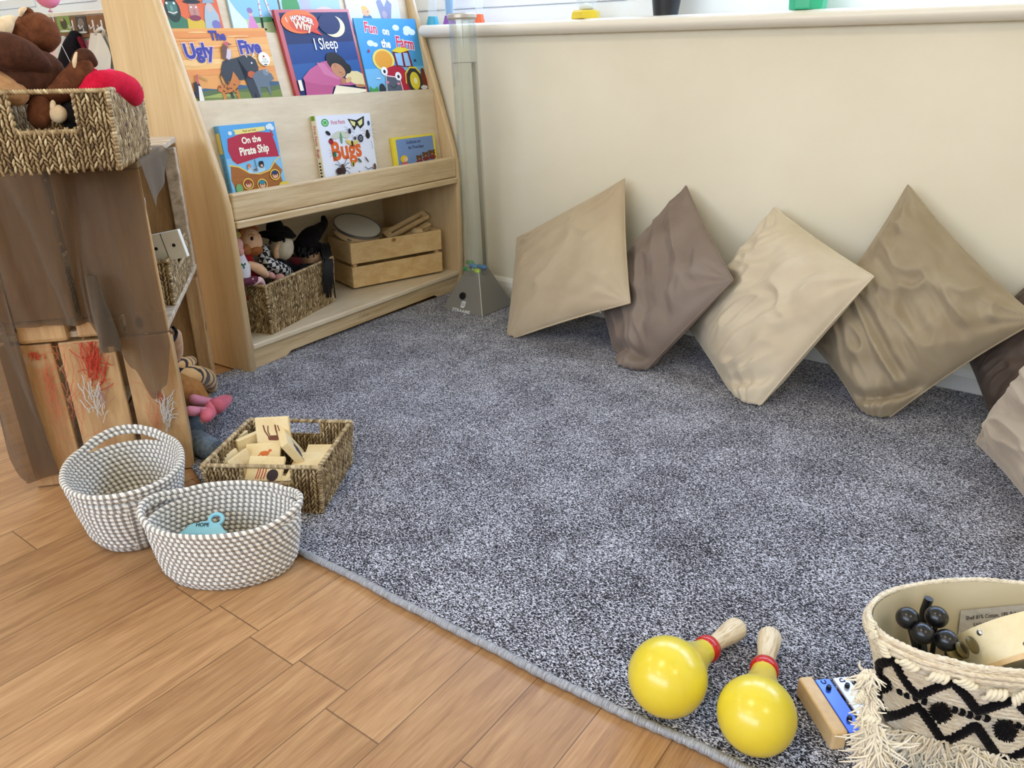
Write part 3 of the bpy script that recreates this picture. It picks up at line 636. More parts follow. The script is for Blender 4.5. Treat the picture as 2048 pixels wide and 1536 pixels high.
A.poly([(.58, yy+.02), (.60, yy+.18), (.56, yy+.36), (.64, yy+.42), (.70, yy+.30), (.78, yy+.40), (.86, yy+.34), (.80, yy+.16), (.84, yy+.02)], '#8c94b4'); A.ell(.70, yy+.08, .10, .06, '#d0a8a8'); A.ell(.68, yy+.2, .05, .05, '#b8a8b8')
A.build('cover_artwork', bk)
# ================================================================== STACKED WOODEN CRATES
K0 = V((-1.570, .846, 0)); KA = V((-.628, -.778, 0)).normalized(); KB = V((-KA.y, KA.x, 0))
if KB.x > 0: KB = -KB
CW, CL = .345, .585
KM = Matrix(((KA.x, KB.x, 0, K0.x), (KA.y, KB.y, 0, K0.y), (0, 0, 1, 0), (0, 0, 0, 1)))   # local: x along the near end panel, y along the crate, z up
def kl(a, b, z): return KM @ V((a, b, z))
def crate_wood(nm, light, dark, grain):
    m = wood(nm, light, dark, grain, sc=3, rough=.6, knots=True, bumpy=.25, knotc=(96, 60, 30)); n = N(m)
    return m
def crayon(nm, light, dark, seed):
    """rough board with red and grey rubbed crayon marks"""
    m = wood(nm, light, dark, (9, 9, 1.2), sc=2, rough=.62, knots=True, bumpy=.3); n = N(m)
    src = n.b.inputs['Base Color'].links[0].from_socket
    v = n.coord('Object', (1, 1, .45), (0, 0, 0), (seed, seed*.7, 0))
    a = n.noise(v, 9, 5, .7, 1.4); b2 = n.noise(n.coord('Object', (40, 40, 14)), 3, 3, .7, 2.5)
    red = n.math('MULTIPLY', n.ramp(a, [(.54, 0.0), (.60, 1.0)]), n.ramp(b2, [(.46, 0.0), (.56, .8)]))
    c = n.mix(n.math('MULTIPLY', red, .25), src, (190, 120, 80))
    g = n.noise(n.coord('Object', (1, 1, .6), (0, 0, 0), (seed+4, 0, 2)), 6, 4, .6, .6); c = n.mix(n.ramp(g, [(.60, 0.0), (.70, .45)]), c, (178, 172, 160)); n.base(c); return m
cwm = [crayon('crate board %d' % i, (206, 168, 118), (166, 124, 78), i*1.7) for i in range(3)]
cwd = wood('crate board inside', (200, 164, 118), (150, 112, 72), (1.6, 10, 10), sc=3, rough=.65, knots=True, bumpy=.25)
cwe = wood('crate board weathered', (214, 196, 170), (160, 138, 112), (14, 2, 14), sc=3, rough=.7, bumpy=.3, knots=True)
cwv = wood('crate end inside', (204, 166, 116), (164, 122, 76), (12, 12, 1.6), sc=2.5, rough=.65, knots=True, bumpy=.25)
TH = .014
def kb(mb, a0, a1, b0, b1, z0, z1, r=.003): return mb.rbox((a0, b0, z0), (a1, b1, z1), r, KM)
lo = thing('wooden_crate', 'lower rough wooden crate with red crayon marks, open side holding soft toys', 'crate', K0, 'stacked wooden crates')
for (a0, a1), mm in zip(((.001, .105), (.117, .227), (.240, .344)), cwm): kb(MB(), a0, a1, 0, TH, .002, .344).build('end_board', mm, lo)
for (a0, a1) in ((0, .165), (.178, .344)): kb(MB(), a0, a1, CL-TH, CL, .002, .344).build('end_board', cwv, lo)
for b0 in (TH, CL-TH-.03): kb(MB(), .002, .04, b0, b0+.03, .014, .33).build('corner_post', cwv, lo); kb(MB(), CW-.05, CW-.016, b0, b0+.03, .014, .33).build('corner_post', cwv, lo)
for z0 in (.01, .095, .18, .265): kb(MB(), CW-.015, CW-.001, TH, CL-TH, z0, z0+.075).build('back_board', cwd, lo)
for a0 in (.003, .115, .23): kb(MB(), a0, a0+.105, TH, CL-TH, .002, .013).build('base_board', cwd, lo)
up = thing('wooden_crate', 'upper wooden crate under the brown sheer cloth, open side holding dominoes', 'crate', K0+V((0, 0, .347)), 'stacked wooden crates')
for (a0, a1, z0, z1), mm in zip(((.001, .168, .395, .700), (.181, .344, .395, .700)), (cwm[1], cwm[0])): kb(MB(), a0, a1, .002, TH+.002, z0, z1).build('end_board', mm, up)
kb(MB(), .200, .300, -.012, .05, .348, .394, .010).build('foot_block', cwm[2], up); kb(MB(), .092, .183, -.008, .05, .353, .392, .006).build('foot_block', cwm[2], up)
kb(MB(), .001, .085, .0, TH, .348, .398).build('end_board', cwv, up)
for (a0, a1) in ((0, .165), (.178, .344)): kb(MB(), a0, a1, CL-TH, CL, .348, .700).build('end_board', cwv, up)
for b0 in (TH+.002, CL-TH-.032): kb(MB(), CW-.05, CW-.016, b0, b0+.03, .365, .69).build('corner_post', cwv, up)
kb(MB(), .002, .035, CL-TH-.032, CL-TH-.001, .365, .69).build('corner_post', cwe, up)
for z0 in (.37, .455, .54, .62): kb(MB(), CW-.015, CW-.001, TH+.003, CL-TH, z0, z0+.075).build('back_board', cwd, up)
for a0 in (.0, .115, .23): kb(MB(), a0, a0+.108, .003, CL-TH, .352, .366).build('base_board', cwe, up)
for a0 in (.0, .115, .23): kb(MB(), a0, a0+.108, .0, CL, .701, .716).build('top_board', cwe, up)
CT = .7165
# ------------------------------------------------------------------ sheer cloth
sm_ = bpy.data.materials.new('sheer organza'); sm_.use_nodes = True; t = sm_.node_tree; t.nodes.clear()
o_ = t.nodes.new('ShaderNodeOutputMaterial'); tr = t.nodes.new('ShaderNodeBsdfTransparent'); pb = t.nodes.new('ShaderNodeBsdfPrincipled'); mx = t.nodes.new('ShaderNodeMixShader')
tr.inputs[0].default_value = lin((232, 214, 190)); pb.inputs['Base Color'].default_value = lin((100, 88, 73)); pb.inputs['Roughness'].default_value = .95; pb.inputs['Specular IOR Level'].default_value = .05; pb.inputs['Sheen Weight'].default_value = .15
lw = t.nodes.new('ShaderNodeLayerWeight'); lw.inputs[0].default_value = .35; mr = t.nodes.new('ShaderNodeMapRange'); mr.inputs[3].default_value = .57; mr.inputs[4].default_value = .92
t.links.new(lw.outputs['Facing'], mr.inputs[0]); t.links.new(mr.outputs[0], mx.inputs[0]); t.links.new(tr.outputs[0], mx.inputs[1]); t.links.new(pb.outputs[0], mx.inputs[2]); t.links.new(mx.outputs[0], o_.inputs[0])
def lerpt(x, T):
    if x <= T[0][0]: return T[0][1]
    for (a, b), (c, d) in zip(T, T[1:]):
        if x <= c:
            k = (x-a)/(c-a); k = k*k*(3-2*k); return b+(d-b)*k
    return T[-1][1]
HEM = [(-.01, .34), (.02, .235), (.045, .205), (.07, .28), (.10, .335), (.125, .335), (.135, .385), (.29, .392), (.302, .36), (.312, .20), (.335, .035), (.40, .03), (.48, .17), (.60, .24)]
def bendc(p, a, b):
    """past the left corner of the crates the sheet turns back along their side"""
    if a <= CW+.004: return p
    e = a-CW-.004; k = min(1, e/.05); an = 1.0*k; return kl(CW+.004+e*math.cos(an), b+e*math.sin(an), p.z)
def cloth(s, t_):
    a = .60-.603*s                     # along the near end panel, left to right, wrapping the right corner
    hem = lerpt(a, HEM)
    # top part lies on the crate, then falls over the edge
    Ltop = .16
    if t_ < .22:
        b = Ltop*(1-t_/.22); z = CT+.0025+.002*noise.noise(V((a*22, b*22, 0)))
        bb = b; aa = a
        if a > CW: z -= (a-CW)*1.2*(1-b/.4)
        return bendc(kl(aa, bb+.004*(1-t_/.22), z), aa, bb)
    q = (t_-.22)/.78
    z = CT+.001-(CT-hem)*q
    fold = .014*q**.5*(math.sin(a*42+2.0*q)+.5*math.sin(a*88+1+4*q)+.3*noise.noise(V((a*60, q*2, 5)))) + .010*noise.noise(V((a*9, q*3, 2)))
    # deep fold between the two swags and the rolled tail under it
    g = math.exp(-((a-.122-.03*q)/.013)**2)*.045*min(1, q*3)
    bulge = math.exp(-((a-.05)/.055)**2)*.030*q
    loose = max(0, a-.30)*.10*q+ .006
    out = loose+max(-.004, fold)+bulge+.002-g*.6
    sh = -.055*q*max(0,min(1,(a-.29)/.05))+.018*math.sin(q*2.4)*math.exp(-((a-.10)/.06)**2)
    if hem > .38 and .13 < a < .30: out += .012
    return bendc(kl(a+sh, -max(.005, out+.006)-(.0015 if q < .05 else 0), z), a+sh, -out)
cl = MB().grid(cloth, 230, 120)
# rolled tail in the gap of the swags
def roll(s, t_):
    an = s*2*PI*1.25; r = .010+.011*t_+.002*math.sin(an*3+t_*5); z = .50-.165*t_
    return kl(.118-.006*t_+math.cos(an)*r*(1 if an < 2*PI else .75), -.052-math.sin(an)*r*(1 if an < 2*PI else .75), z)
cl.grid(roll, 30, 24)
def flap(s, t_):
    b = .30*s-.006; L_ = .012+.085*(1-s)**.6; 
    if t_ < .25: return kl(.03-.036*t_/.25, b, CT+.0028)
    q = (t_-.25)/.75; return kl(-.007-.003*math.sin(s*12+q*2)*q-.012*q, b, CT+.0028-L_*q)
cl.grid(flap, 60, 30)
o = cl.build('sheer_cloth', sm_, smooth=True); tag(o, 'brown sheer organza cloth draped over the stacked crates', 'cloth')
# red crayon scribbles rubbed on the end boards
def scribble(parent, spots):
    F = frame(kl(0, -.0004, 0), KA*-1, UP); A = Art(F, 1, 1, .0006); rnd = random.Random(len(spots)*7)
    for (px, py, w, h, n_, c, lw) in spots:
        p = onp(px, py, K0, KB); x0 = -(p-K0).dot(KA); z0 = p.z
        for k in range(n_):
            x, z = x0+rnd.gauss(0, w*.35), min(.33, z0+rnd.gauss(0, h*.35)); pts = [(x, z)]; an = 1.25+rnd.gauss(0, .35)
            for j in range(7): an += rnd.gauss(0, .3); st = h*.12; x += math.cos(an)*st*.6; z += math.sin(an)*st; z = min(z, .341); pts.append((x, z))
            A.line(pts, lw*rnd.uniform(.5, 1.3), c)
    A.build('crayon_mark', parent)
RD, GY = (196, 66, 48), (196, 188, 178)
scribble([q for q in COL.objects if q.parent == lo and q.name.startswith('end_board')][1], [(188, 742, .020, .075, 60, RD, .0016), (172, 712, .03, .03, 22, (204, 96, 66), .0008), (150, 800, .018, .13, 26, (206, 110, 76), .0007), (198, 810, .03, .05, 26, GY, .0022), (212, 790, .015, .03, 10, (150, 90, 110), .0008)])
scribble([q for q in COL.objects if q.parent == lo and q.name.startswith('end_board')][0], [(318, 795, .014, .02, 22, RD, .001), (316, 850, .01, .10, 16, (206, 110, 76), .0007), (330, 830, .02, .06, 24, GY, .002)])
scribble([q for q in COL.objects if q.parent == lo and q.name.startswith('end_board')][2], [(70, 713, .022, .012, 34, RD, .0014), (98, 770, .02, .06, 24, (204, 96, 66), .0008), (120, 850, .02, .08, 22, (206, 110, 76), .0007)])
# ================================================================== SEAGRASS BASKETS
sg = mat('twisted seagrass', (172, 142, 92), .55, spec=.4); n = N(sg)
at = n.n('ShaderNodeVertexColor', layer_name='tone'); sgc = n.ramp(at.outputs['Color'], [(0, (84, 64, 40)), (.35, (132, 108, 74)), (.65, (172, 148, 108)), (1, (214, 196, 156))])
n.base(sgc); n.bump(n.noise(n.coord('Object', (1, 1, 1)), 900, 2), .4, .0006)
sgg = mat('twisted seagrass', (0, 0, 0))
sgi = mat('seagrass ground', (96, 74, 44), .8)
def seagrass(name, label, top, bot, holes=(), group=None, cw=.0075, ch=.0105, rs=1, sag=None, cat='basket'):
    """top, bot: four corners each (world), counter-clockwise seen from above; holes: (side, u0, u1, v0) handle openings below the rim"""
    rnd = random.Random(rs); c0 = sum(bot, V())/4
    root = thing(name, label, cat, c0, group)
    body = MB(); ground = MB(); rim = MB()
    H = (sum(top, V())/4-c0).length
    for sd in range(4):
        T0, T1, B0, B1 = top[sd], top[(sd+1) % 4], bot[sd], bot[(sd+1) % 4]
        L = ((T1-T0).length+(B1-B0).length)/2; nc = max(4, int(L/cw)); nr = max(3, int(H/ch))
        nrm = (T1-T0).cross(T0-B0).normalized()
        ctr = (T0+T1+B0+B1)/4
        if nrm.dot(ctr-(sum(top, V())+sum(bot, V()))/8) < 0: nrm = -nrm
        def P(u, v, d=0):
            a = B0.lerp(B1, u); b = T0.lerp(T1, u); bow = math.sin(PI*u)*.006*math.sin(PI*v)
            p = a.lerp(b, v)+nrm*(d+bow)
            if sag: p = p+sag(sd, u, v)
            return p
        hs = [h for h in holes if h[0] == sd]
        inside = lambda u, v: any(h[1] < u < h[2] and v > h[3] for h in hs)
        # ground sheet (two skins)
        for d in (-.0015, -.0055):
            for j in range(nr):
                for i in range(0, nc):
                    u0, u1, v0, v1 = i/nc, (i+1)/nc, j/nr, (j+1)/nr
                    if inside((u0+u1)/2, (v0+v1)/2): continue
                    ground.add([P(u0, v0, d), P(u1, v0, d), P(u1, v1, d), P(u0, v1, d)], [(0, 1, 2, 3)])
        for i in range(nc):
            tcol = rnd.uniform(-.10, .10)
            for j in range(nr+1):
                u = (i+.5)/nc; v = (j+(.5 if i % 2 else 0.0))/nr
                if v > .985 or inside(u, v): continue
                for d, side in ((0, 1), (-.006, -1)):
                    if side < 0 and (j+i) % 1: continue
                    c = P(u, v, d+rnd.uniform(-.0006, .0006)); ex = (P(min(1, u+.01), v)-P(u, v)); ex = ex.normalized() if ex.length > 1e-7 else (T1-T0).normalized()
                    ey = (P(u, min(1, v+.02))-P(u, max(0, v-.02))).normalized(); ez = nrm
                    an = (.30+rnd.uniform(-.24, .24))*(1 if i % 2 == 0 else -1)*side
                    ax = ex*math.cos(an)+ey*math.sin(an); ay = ey*math.cos(an)-ex*math.sin(an)
                    R = Matrix((ax, ay, ez)).transposed()
                    body.t = min(1, max(0, rnd.gauss(.52, .2)+tcol))
                    body.ell(c, (cw*.37, ch*.86, .0034), 6, 4, R)
        # rim cord: twisted stitches
        segs = int(L/(cw*.62))
        for i in range(segs):
            u = (i+.5)/segs
            rim.t = min(1, max(0, rnd.gauss(.62, .18)))
            ex = (T1-T0).normalized(); ey = (T0-B0).normalized(); an = .75
            R = Matrix((ex*math.cos(an)+ey*math.sin(an), ey*math.cos(an)-ex*math.sin(an), nrm)).transposed()
            rim.ell(P(u, 1, -.002)+ey*.001, (.0036, .0062, .0052), 6, 5, R)
        for h in hs:
            rb = random.Random(3)
            for q in range(int(L*(h[2]-h[1])/(cw*.62))):
                u = h[1]+(h[2]-h[1])*(q+.5)/int(L*(h[2]-h[1])/(cw*.62)); rim.t = rb.uniform(.4, .8)
                rim.ell(P(u, h[3], -.002), (.0034, .0052, .0048), 6, 5)
            for uu in (h[1], h[2]):
                for q in range(6): rim.t = rb.uniform(.4, .8); rim.ell(P(uu, h[3]+(1-h[3])*(q+.5)/6, -.002), (.0042, .0042, .0048), 6, 5)
        # corner lacing
        for j in range(int(H/.006)):
            v = (j+.5)/int(H/.006); p = B0.lerp(T0, v)
            if sag: p = p+sag(sd, 0, v)
            rim.t = min(1, max(0, rnd.gauss(.6, .2))); rim.ell(p, (.0050, .0050, .0042), 6, 5)
    bt = MB(); bt.add([p+V((0, 0, .004)) for p in bot]+[p+V((0, 0, .0005)) for p in bot], [(0, 1, 2, 3), (7, 6, 5, 4), (0, 4, 5, 1), (1, 5, 6, 2), (2, 6, 7, 3), (3, 7, 4, 0)])
    body.build('woven_wall', sg, root, smooth=True); ground.build('wall_core', sgi, root); rim.build('rim_cord', sg, root, smooth=True); bt.build('basket_base', sgi, root)
    return root
# --- basket on the crates
zt = CT+.006
f0, f1 = onz(18, 346, zt), onz(240, 333, zt)          # front bottom corners
dr = (f1-f0).normalized(); bk_ = V((-dr.y, dr.x, 0)); bk_ = bk_ if bk_.y > 0 else -bk_
f0 = f1-dr*.205
b2 = onz(303, 299, zt); dep = (b2-f1).dot(bk_)
sv_ = (b2-f1).normalized()*.285; BK = (f1, f1+sv_, f0+sv_, f0)
h_ = onp(213, 182, f1, bk_).z-zt
def fl(pts, k, h): 
    c = sum(pts, V())/4; return [c+(p-c)*k+V((0, 0, h)) for p in pts]
BKI = dict(f0=f0, f1=f1, dr=dr, bk=bk_, dep=dep, h=h_, zt=zt)
seagrass('seagrass_basket', 'large woven seagrass basket of soft toys on top of the brown cloth', fl(BK, 1.04, h_), [p.copy() for p in BK], [(3, .27, .74, .50)], 'rectangular seagrass baskets', cw=.0072, ch=.0105, rs=2)
# --- basket of picture tiles on the carpet
cz = .0125
tt = [V((-1.351, .741, .125)), V((-1.142, .878, .125)), V((-1.262, 1.078, .120)), V((-1.468, .944, .120))]
TC = sum(tt, V())/4; TILE = tt
bb_ = [V(((p.x-TC.x)*.93+TC.x, (p.y-TC.y)*.93+TC.y, cz)) for p in tt]
seagrass('seagrass_basket', 'open seagrass basket full of wooden picture tiles on the carpet edge', tt, bb_, [(0, .33, .76, .66), (2, .30, .72, .66)], 'rectangular seagrass baskets', rs=5)
# --- basket of hand puppets on the bottom shelf
bz = .0945
def bsk(fl_, fr_, wd, h, z):
    pass
c1 = onz(545, 668, bz); c2 = onz(668, 602, bz); d1 = (c2-c1).normalized(); d2 = V((-d1.y, d1.x, 0)); d2 = d2 if d2.x < 0 else -d2
LW = (c2-c1).length; DW = .20
hp = onp(533, 572, c1, V((ray(533, 572).x, ray(533, 572).y, 0)).normalized()).z-bz
B3 = [c1, c2, c2+d2*DW, c1+d2*DW]; PB = dict(c1=c1, c2=c2, d1=d1, d2=d2, L=LW, D=DW, h=hp, z=bz)
def sag3(sd, u, v): return V((0, 0, 0))
seagrass('seagrass_basket', 'seagrass basket of hand puppets on the bottom shelf of the bookshelf', fl(B3, 1.06, hp), B3, [], 'rectangular seagrass baskets', cw=.0065, ch=.010, rs=8)
# --- basket with dominoes in the upper crate
dz = .3665
e1 = onz(352, 606, dz)
kloc = KM.inverted() @ e1
a0, a1, b0, b1 = .006, .255, .150, .460
B4 = [kl(a0, b0, dz), kl(a0, b1, dz), kl(a1, b1, dz), kl(a1, b0, dz)]
seagrass('seagrass_basket', 'seagrass basket of giant dominoes inside the upper crate', fl(B4, 1.03, .105), B4, [(0, .35, .70, .60)], 'rectangular seagrass baskets', rs=11)
# ================================================================== ROPE BASKETS
rp_ = mat('twisted cotton rope', (230, 226, 216), .8, spec=.2, sheen=.2); n = N(rp_)
tcn = n.n('ShaderNodeTexCoord'); su = n.n('ShaderNodeSeparateXYZ'); n.l(tcn.outputs['UV'], su.inputs[0])
ph = n.math('ADD', n.math('MULTIPLY', su.outputs[0], 82.0), su.outputs[1]); fr_ = n.math('FRACT', ph)
stw = n.math('ABSOLUTE', n.math('SUBTRACT', fr_, .5)); cg = n.ramp(stw, [(.20, (150, 144, 138)), (.27, (236, 230, 216))]); n.base(cg)
def rope_basket(name, label, C, ang, a0, b0, a1, b1, rows, h, hand, hump=(.03, .03)):
    """C centre on floor; semi axes at base (a0,b0), at rim (a1,b1); hand: handles at the two ends of the long axis"""
    root = thing(name, label, 'basket', C, 'coiled rope baskets')
    R = Matrix.Rotation(ang, 3, 'Z'); r = h/rows/2*1.07; body = MB(); gap = .82
    N_ = 150
    def ring(k, aa, bb, z, split=0, lift=0, j=0):
        pts = []
        for i in range(N_):
            th = 2*PI*i/N_; x, y = math.cos(th), math.sin(th)
            hv = 0
            d0 = abs((th+PI) % (2*PI)-PI); d1 = abs(th-PI)
            for e_, dd in ((0, d0), (1, d1)):
                g = max(0, 1-(dd/gap)**2)
                hv += g**1.3*(1 if e_ == 0 else 1)*(hump[e_])
            out = 1+split*(hv/.03)*.055; zz = z+(hv*lift)-(0 if not split else 0)
            pts.append(C+R @ V((x*aa*out, y*bb, 0))+V((0, 0, zz)))
        return pts
    def tw(pts):
        """tube with two-strand relief"""
        path = pts; n_ = len(path); vs = []; uv = []; L = 0; S = 8
        for i in range(n_+1):
            p = path[i % n_]; t = (path[(i+1) % n_]-path[(i-1) % n_]).normalized(); a = t.cross(V((0, 0, 1))).normalized(); b = a.cross(t)
            if i: L += (path[i % n_]-path[(i-1) % n_]).length
            for k in range(S+1):
                th = 2*PI*k/S; q = ((L*82+k/S) % 1.0); rr = r*(1+.10*math.cos(4*PI*q))
                vs.append(p+a*math.cos(th)*rr+b*math.sin(th)*rr); uv.append((L, k/S))
        fs = []
        for i in range(n_):
            for k in range(S): fs.append((i*(S+1)+k, i*(S+1)+k+1, (i+1)*(S+1)+k+1, (i+1)*(S+1)+k))
        body.add(vs, fs, uv)
    # spiral base
    m_ = int(b0/(2*r))
    for k in range(1, m_+1): f = k/m_; tw([C+R @ V((math.cos(2*PI*i/90)*(a0-b0+b0*f-.004), math.sin(2*PI*i/90)*(b0*f-.004), 0))+V((0, 0, r)) for i in range(90)])
    for k in range(rows):
        f = (k+.5)/rows; g = f**.8; aa = a0+(a1-a0)*g; bb = b0+(b1-b0)*g; z = r+f*(h-r)
        top = rows-1-k
        if k == 0: aa -= .004; bb -= .004
        if hand and top < 2: tw(ring(k, aa, bb, z, 1, 1.0))
        elif hand and top < 4: tw(ring(k, aa, bb, z, -.55, -.15))
        else: tw(ring(k, aa, bb, z))
    body.build('coiled_rope', rp_, root, smooth=True)
    return root
rope_basket('rope_basket', 'grey and white rope basket, the empty one against the wooden crates', V((-1.462, .638, 0)), math.radians(-28), .115, .083, .150, .112, 14, .148, True, (.006, .014))
rope_basket('rope_basket', 'grey and white rope basket in front, with a light blue toy inside', V((-1.172, .668, 0)), math.radians(38), .120, .084, .144, .096, 13, .130, True, (.012, .014))
# light blue silicone toy in the front basket
bl = mat('light blue silicone', (150, 214, 232), .45, spec=.4)
tc_ = onz(404, 1078, .046); toy = thing('cloud_toy', 'light blue flat cloud-shaped toy printed HOPE inside the front rope basket', 'toy', tc_)
F = frame(tc_, V((.80, .60, 0)), V((-.45, .6, .62)))
pts = []
for i in range(64):
    th = 2*PI*i/64; rr = 1+.07*abs(math.sin(th*5)); pts.append((.046*rr*math.cos(th), .034*rr*math.sin(th)))
O_ = F @ V((0, 0, -.008)); ax = F.to_3x3()
MB().prism(pts, O_, ax @ V((1, 0, 0)), ax @ V((0, 1, 0)), ax @ V((0, 0, 1)), .010, .003, 3).build('body', bl, toy, smooth=True, ang=50)
MB().tube([F @ V((.020+.013*math.cos(t/16*2*PI), .040+.011*math.sin(t/16*2*PI), -.003)) for t in range(16)], .0042, 8, closed=True).build('loop', bl, toy, smooth=True)
A = Art(frame(F @ V((-.024, .006, .0022)), ax @ V((1, 0, 0)), ax @ V((0, 1, 0))), .06, .03, .0008); A.text('HOPE', .35, .72, .34, '#1c3a4a', .03)
for k in range(7): A.ell(.0+.07*k, .1+.05*(k % 2), .012, .02, '#5aa0b8')
A.build('printed_name', toy)
# ================================================================== CUSHIONS
def velvet(name, c, c2):
    m = mat(name, c, .62, spec=.25, sheen=.55, sheentint=tuple(min(255, v+55) for v in c)); n = N(m); v = n.coord('Object')
    a = n.noise(v, 5, 3, .5, .8); n.base(n.ramp(a, [(.30, c2), (.60, c)])); n.bump(n.noise(v, 500, 2), .04, .0005); return m
def cushion(name, label, cor, thick, m, seed, drape=1.0, drapedir=(1, 0), crease=0.0, pinch=.10, sink=0, group='scatter cushions'):
    """cor: bottom, right, top, left corner points"""
    B, R_, T_, L_ = [V(p) for p in cor]; B = B+(B-T_).normalized()*sink; ctr = (B+R_+T_+L_)/4
    nrm = (R_-L_).cross(T_-B).normalized()
    if nrm.dot(CP-ctr) < 0: nrm = -nrm
    off = V((seed*3.1, seed*1.7, seed*.9)); mb = MB(); n_ = 96
    def surf(s, t, side):
        # s,t in -1..1 along (bottom->right) and (bottom->left)
        k = 1-pinch*((1-s*s)*abs(t)**3+(1-t*t)*abs(s)**3)
        s1, t1 = s*k, t*k; a, b = (s1+1)/2, (t1+1)/2
        p = (B*(1-a)+R_*a)*(1-b)+(L_*(1-a)+T_*a)*b
        ed = (1-abs(s)**2.6)*(1-abs(t)**2.6); h = thick/2*max(0, ed)**.55
        q = V((s*1.0, t*1.0, side*2))+off
        dd = V((drapedir[0]*s+drapedir[1]*t, -drapedir[1]*s+drapedir[0]*t))
        r1 = 1-abs(noise.noise(V((dd.x*1.1, dd.y*4.2, seed))+V((noise.noise(q*1.5)*.8,)*3)))*2
        r2 = 1-abs(noise.noise(V((dd.x*2.3+4, dd.y*9, seed))+V((noise.noise(q*2)*.6,)*3)))*2
        edge = min(1-abs(s), 1-abs(t)); al = s if abs(t) > abs(s) else t
        near = math.exp(-edge/.16)
        puck = near*(1-math.exp(-edge/.015))*math.sin(al*31+4*noise.noise(q*2.5)*2)*.5
        cr = 0
        for (cs, ct) in ((1, 1), (1, -1), (-1, 1), (-1, -1)):
            ds, dt = cs-s, ct-t; rr = math.hypot(ds, dt); an = math.atan2(abs(dt), abs(ds)); cr += math.exp(-rr/.42)*math.sin(an*15+seed+cs+2*ct)*(1-math.exp(-rr/.1))
        w = min(1, edge/.13)
        wf = min(1, edge/.42); wf = wf*wf*(3-2*wf)
        d = drape*thick*(wf*(.095*r1+.014*r2)+w*(.010*puck+.042*cr))+thick*.05*noise.noise(q*1.3)*w
        # crushed fold just above the resting corner
        low = (a+b); c_ = math.exp(-((low-.34-.05*math.sin((a-b)*7+seed))/.05)**2); d -= crease*thick*.22*c_*w; d += crease*thick*.12*math.exp(-((low-.22)/.06)**2)*w
        p = p+nrm*(side*h+d*(1 if side > 0 else .4))
        lim = .0145+.004*abs(noise.noise(q*3))
        if p.z < lim: ov = lim-p.z; p = V((p.x, p.y+ov*(.9 if side > 0 else .35)+.004*math.sin(p.x*240), lim+.0005+ov*.10*(1+math.sin(p.x*90+seed))))
        if p.y > WY-.003: p = V((p.x, WY-.003, p.z))
        return p
    mb.grid(lambda a, b: surf(a*2-1, b*2-1, 1), n_, n_)
    mb.grid(lambda a, b: surf(1-a*2, b*2-1, -1), n_, n_)
    root = thing(name, label, 'cushion', (B.x, B.y, 0), group)
    mb.build('cover', m, root, smooth=True)
    rim = []
    for k in range(200):
        e_ = k/50; i = int(e_); f = (e_-i)*2-1; s, t = ((f, -1), (1, f), (-f, 1), (-1, -f))[i]; rim.append(surf(s, t, 1))
    MB().tube(rim, .0028, 6, closed=True).build('edge_seam', m, root, smooth=True)
    return root, surf
def cy(px, py, Y): return ony(px, py, Y)
vt = [velvet('tan velvet', (192, 174, 146), (180, 160, 132)), velvet('taupe velvet', (138, 122, 110), (122, 106, 94)), velvet('sand velvet', (212, 196, 170), (200, 182, 154)),
      velvet('olive tan velvet', (166, 150, 124), (148, 130, 104)), velvet('chocolate velvet', (92, 78, 68), (76, 62, 54)), velvet('stone velvet', (186, 170, 150), (172, 154, 134))]
r1, sf = cushion('cushion', 'tan velvet cushion with zipped lower edge, leftmost of the row along the wall',
    [cy(1022, 668, 2.03), cy(1260, 606, 2.05), cy(1249, 358, 2.364), cy(1034, 476, 2.295)], .105, vt[0], 1.0, .9, (1, .2), 0, .03, .03)
zp = [sf(-.72+1.3*k/24, -1, 1)+V((0, -.0005, .001)) for k in range(25)]
MB().tube(zp, .0022, 6).build('zip', mat('zip tape', (214, 196, 160), .4), r1, smooth=True); e_ = zp[-1]
MB().rbox((-.003, -.0015, -.006), (.003, .0015, .006), .001, Matrix.Translation(e_+V((.002, -.004, -.001)))).build('zip_pull', mat('zip metal', (220, 214, 200), .25, metal=.9), r1, label='small metal zip pull')
cushion('cushion', 'dark taupe velvet cushion balanced on a corner, second from the bookshelf',
    [cy(1262, 742, 2.017), cy(1466, 560, 2.09), cy(1372, 372, 2.378), cy(1200, 585, 2.335)], .135, vt[1], 2.3, 1.7, (.3, 1), .9, .02, .075)
cushion('cushion', 'pale sand velvet cushion on its corner in the middle of the row',
    [cy(1498, 806, 1.965), cy(1747, 553, 2.103), cy(1548, 415, 2.368), cy(1378, 655, 2.25)], .15, vt[2], 4.1, 1.45, (1, -.5), .4, .025, .055)
cushion('cushion', 'large olive tan velvet cushion with tall pointed corner, right of the pale sand cushion',
    [cy(1752, 800, 2.095), cy(2078, 640, 2.217), cy(1816, 370, 2.369), cy(1612, 672, 2.248)], .175, vt[3], 5.2, 1.7, (.2, 1), 1.0, .055, .085)
cushion('cushion', 'chocolate brown velvet cushion mostly hidden behind others at the right edge',
    [cy(2004, 856, 2.19), cy(2235, 700, 2.20), cy(2098, 528, 2.39), cy(1925, 690, 2.37)], .11, vt[4], 7.7, 1.4, (1, 0), .5, .05, .04)
Lc = onz(1952, 884, .05); Bc = onz(2120, 1085, .03); Tc = ony(2120, 655, Lc.y+.06)
cushion('cushion', 'stone grey velvet cushion leaning at the right edge in front of the brown one',
    [Bc, Bc+Tc-Lc, Tc, Lc], .13, vt[5], 9.4, 1.3, (0, 1), 0, .05)
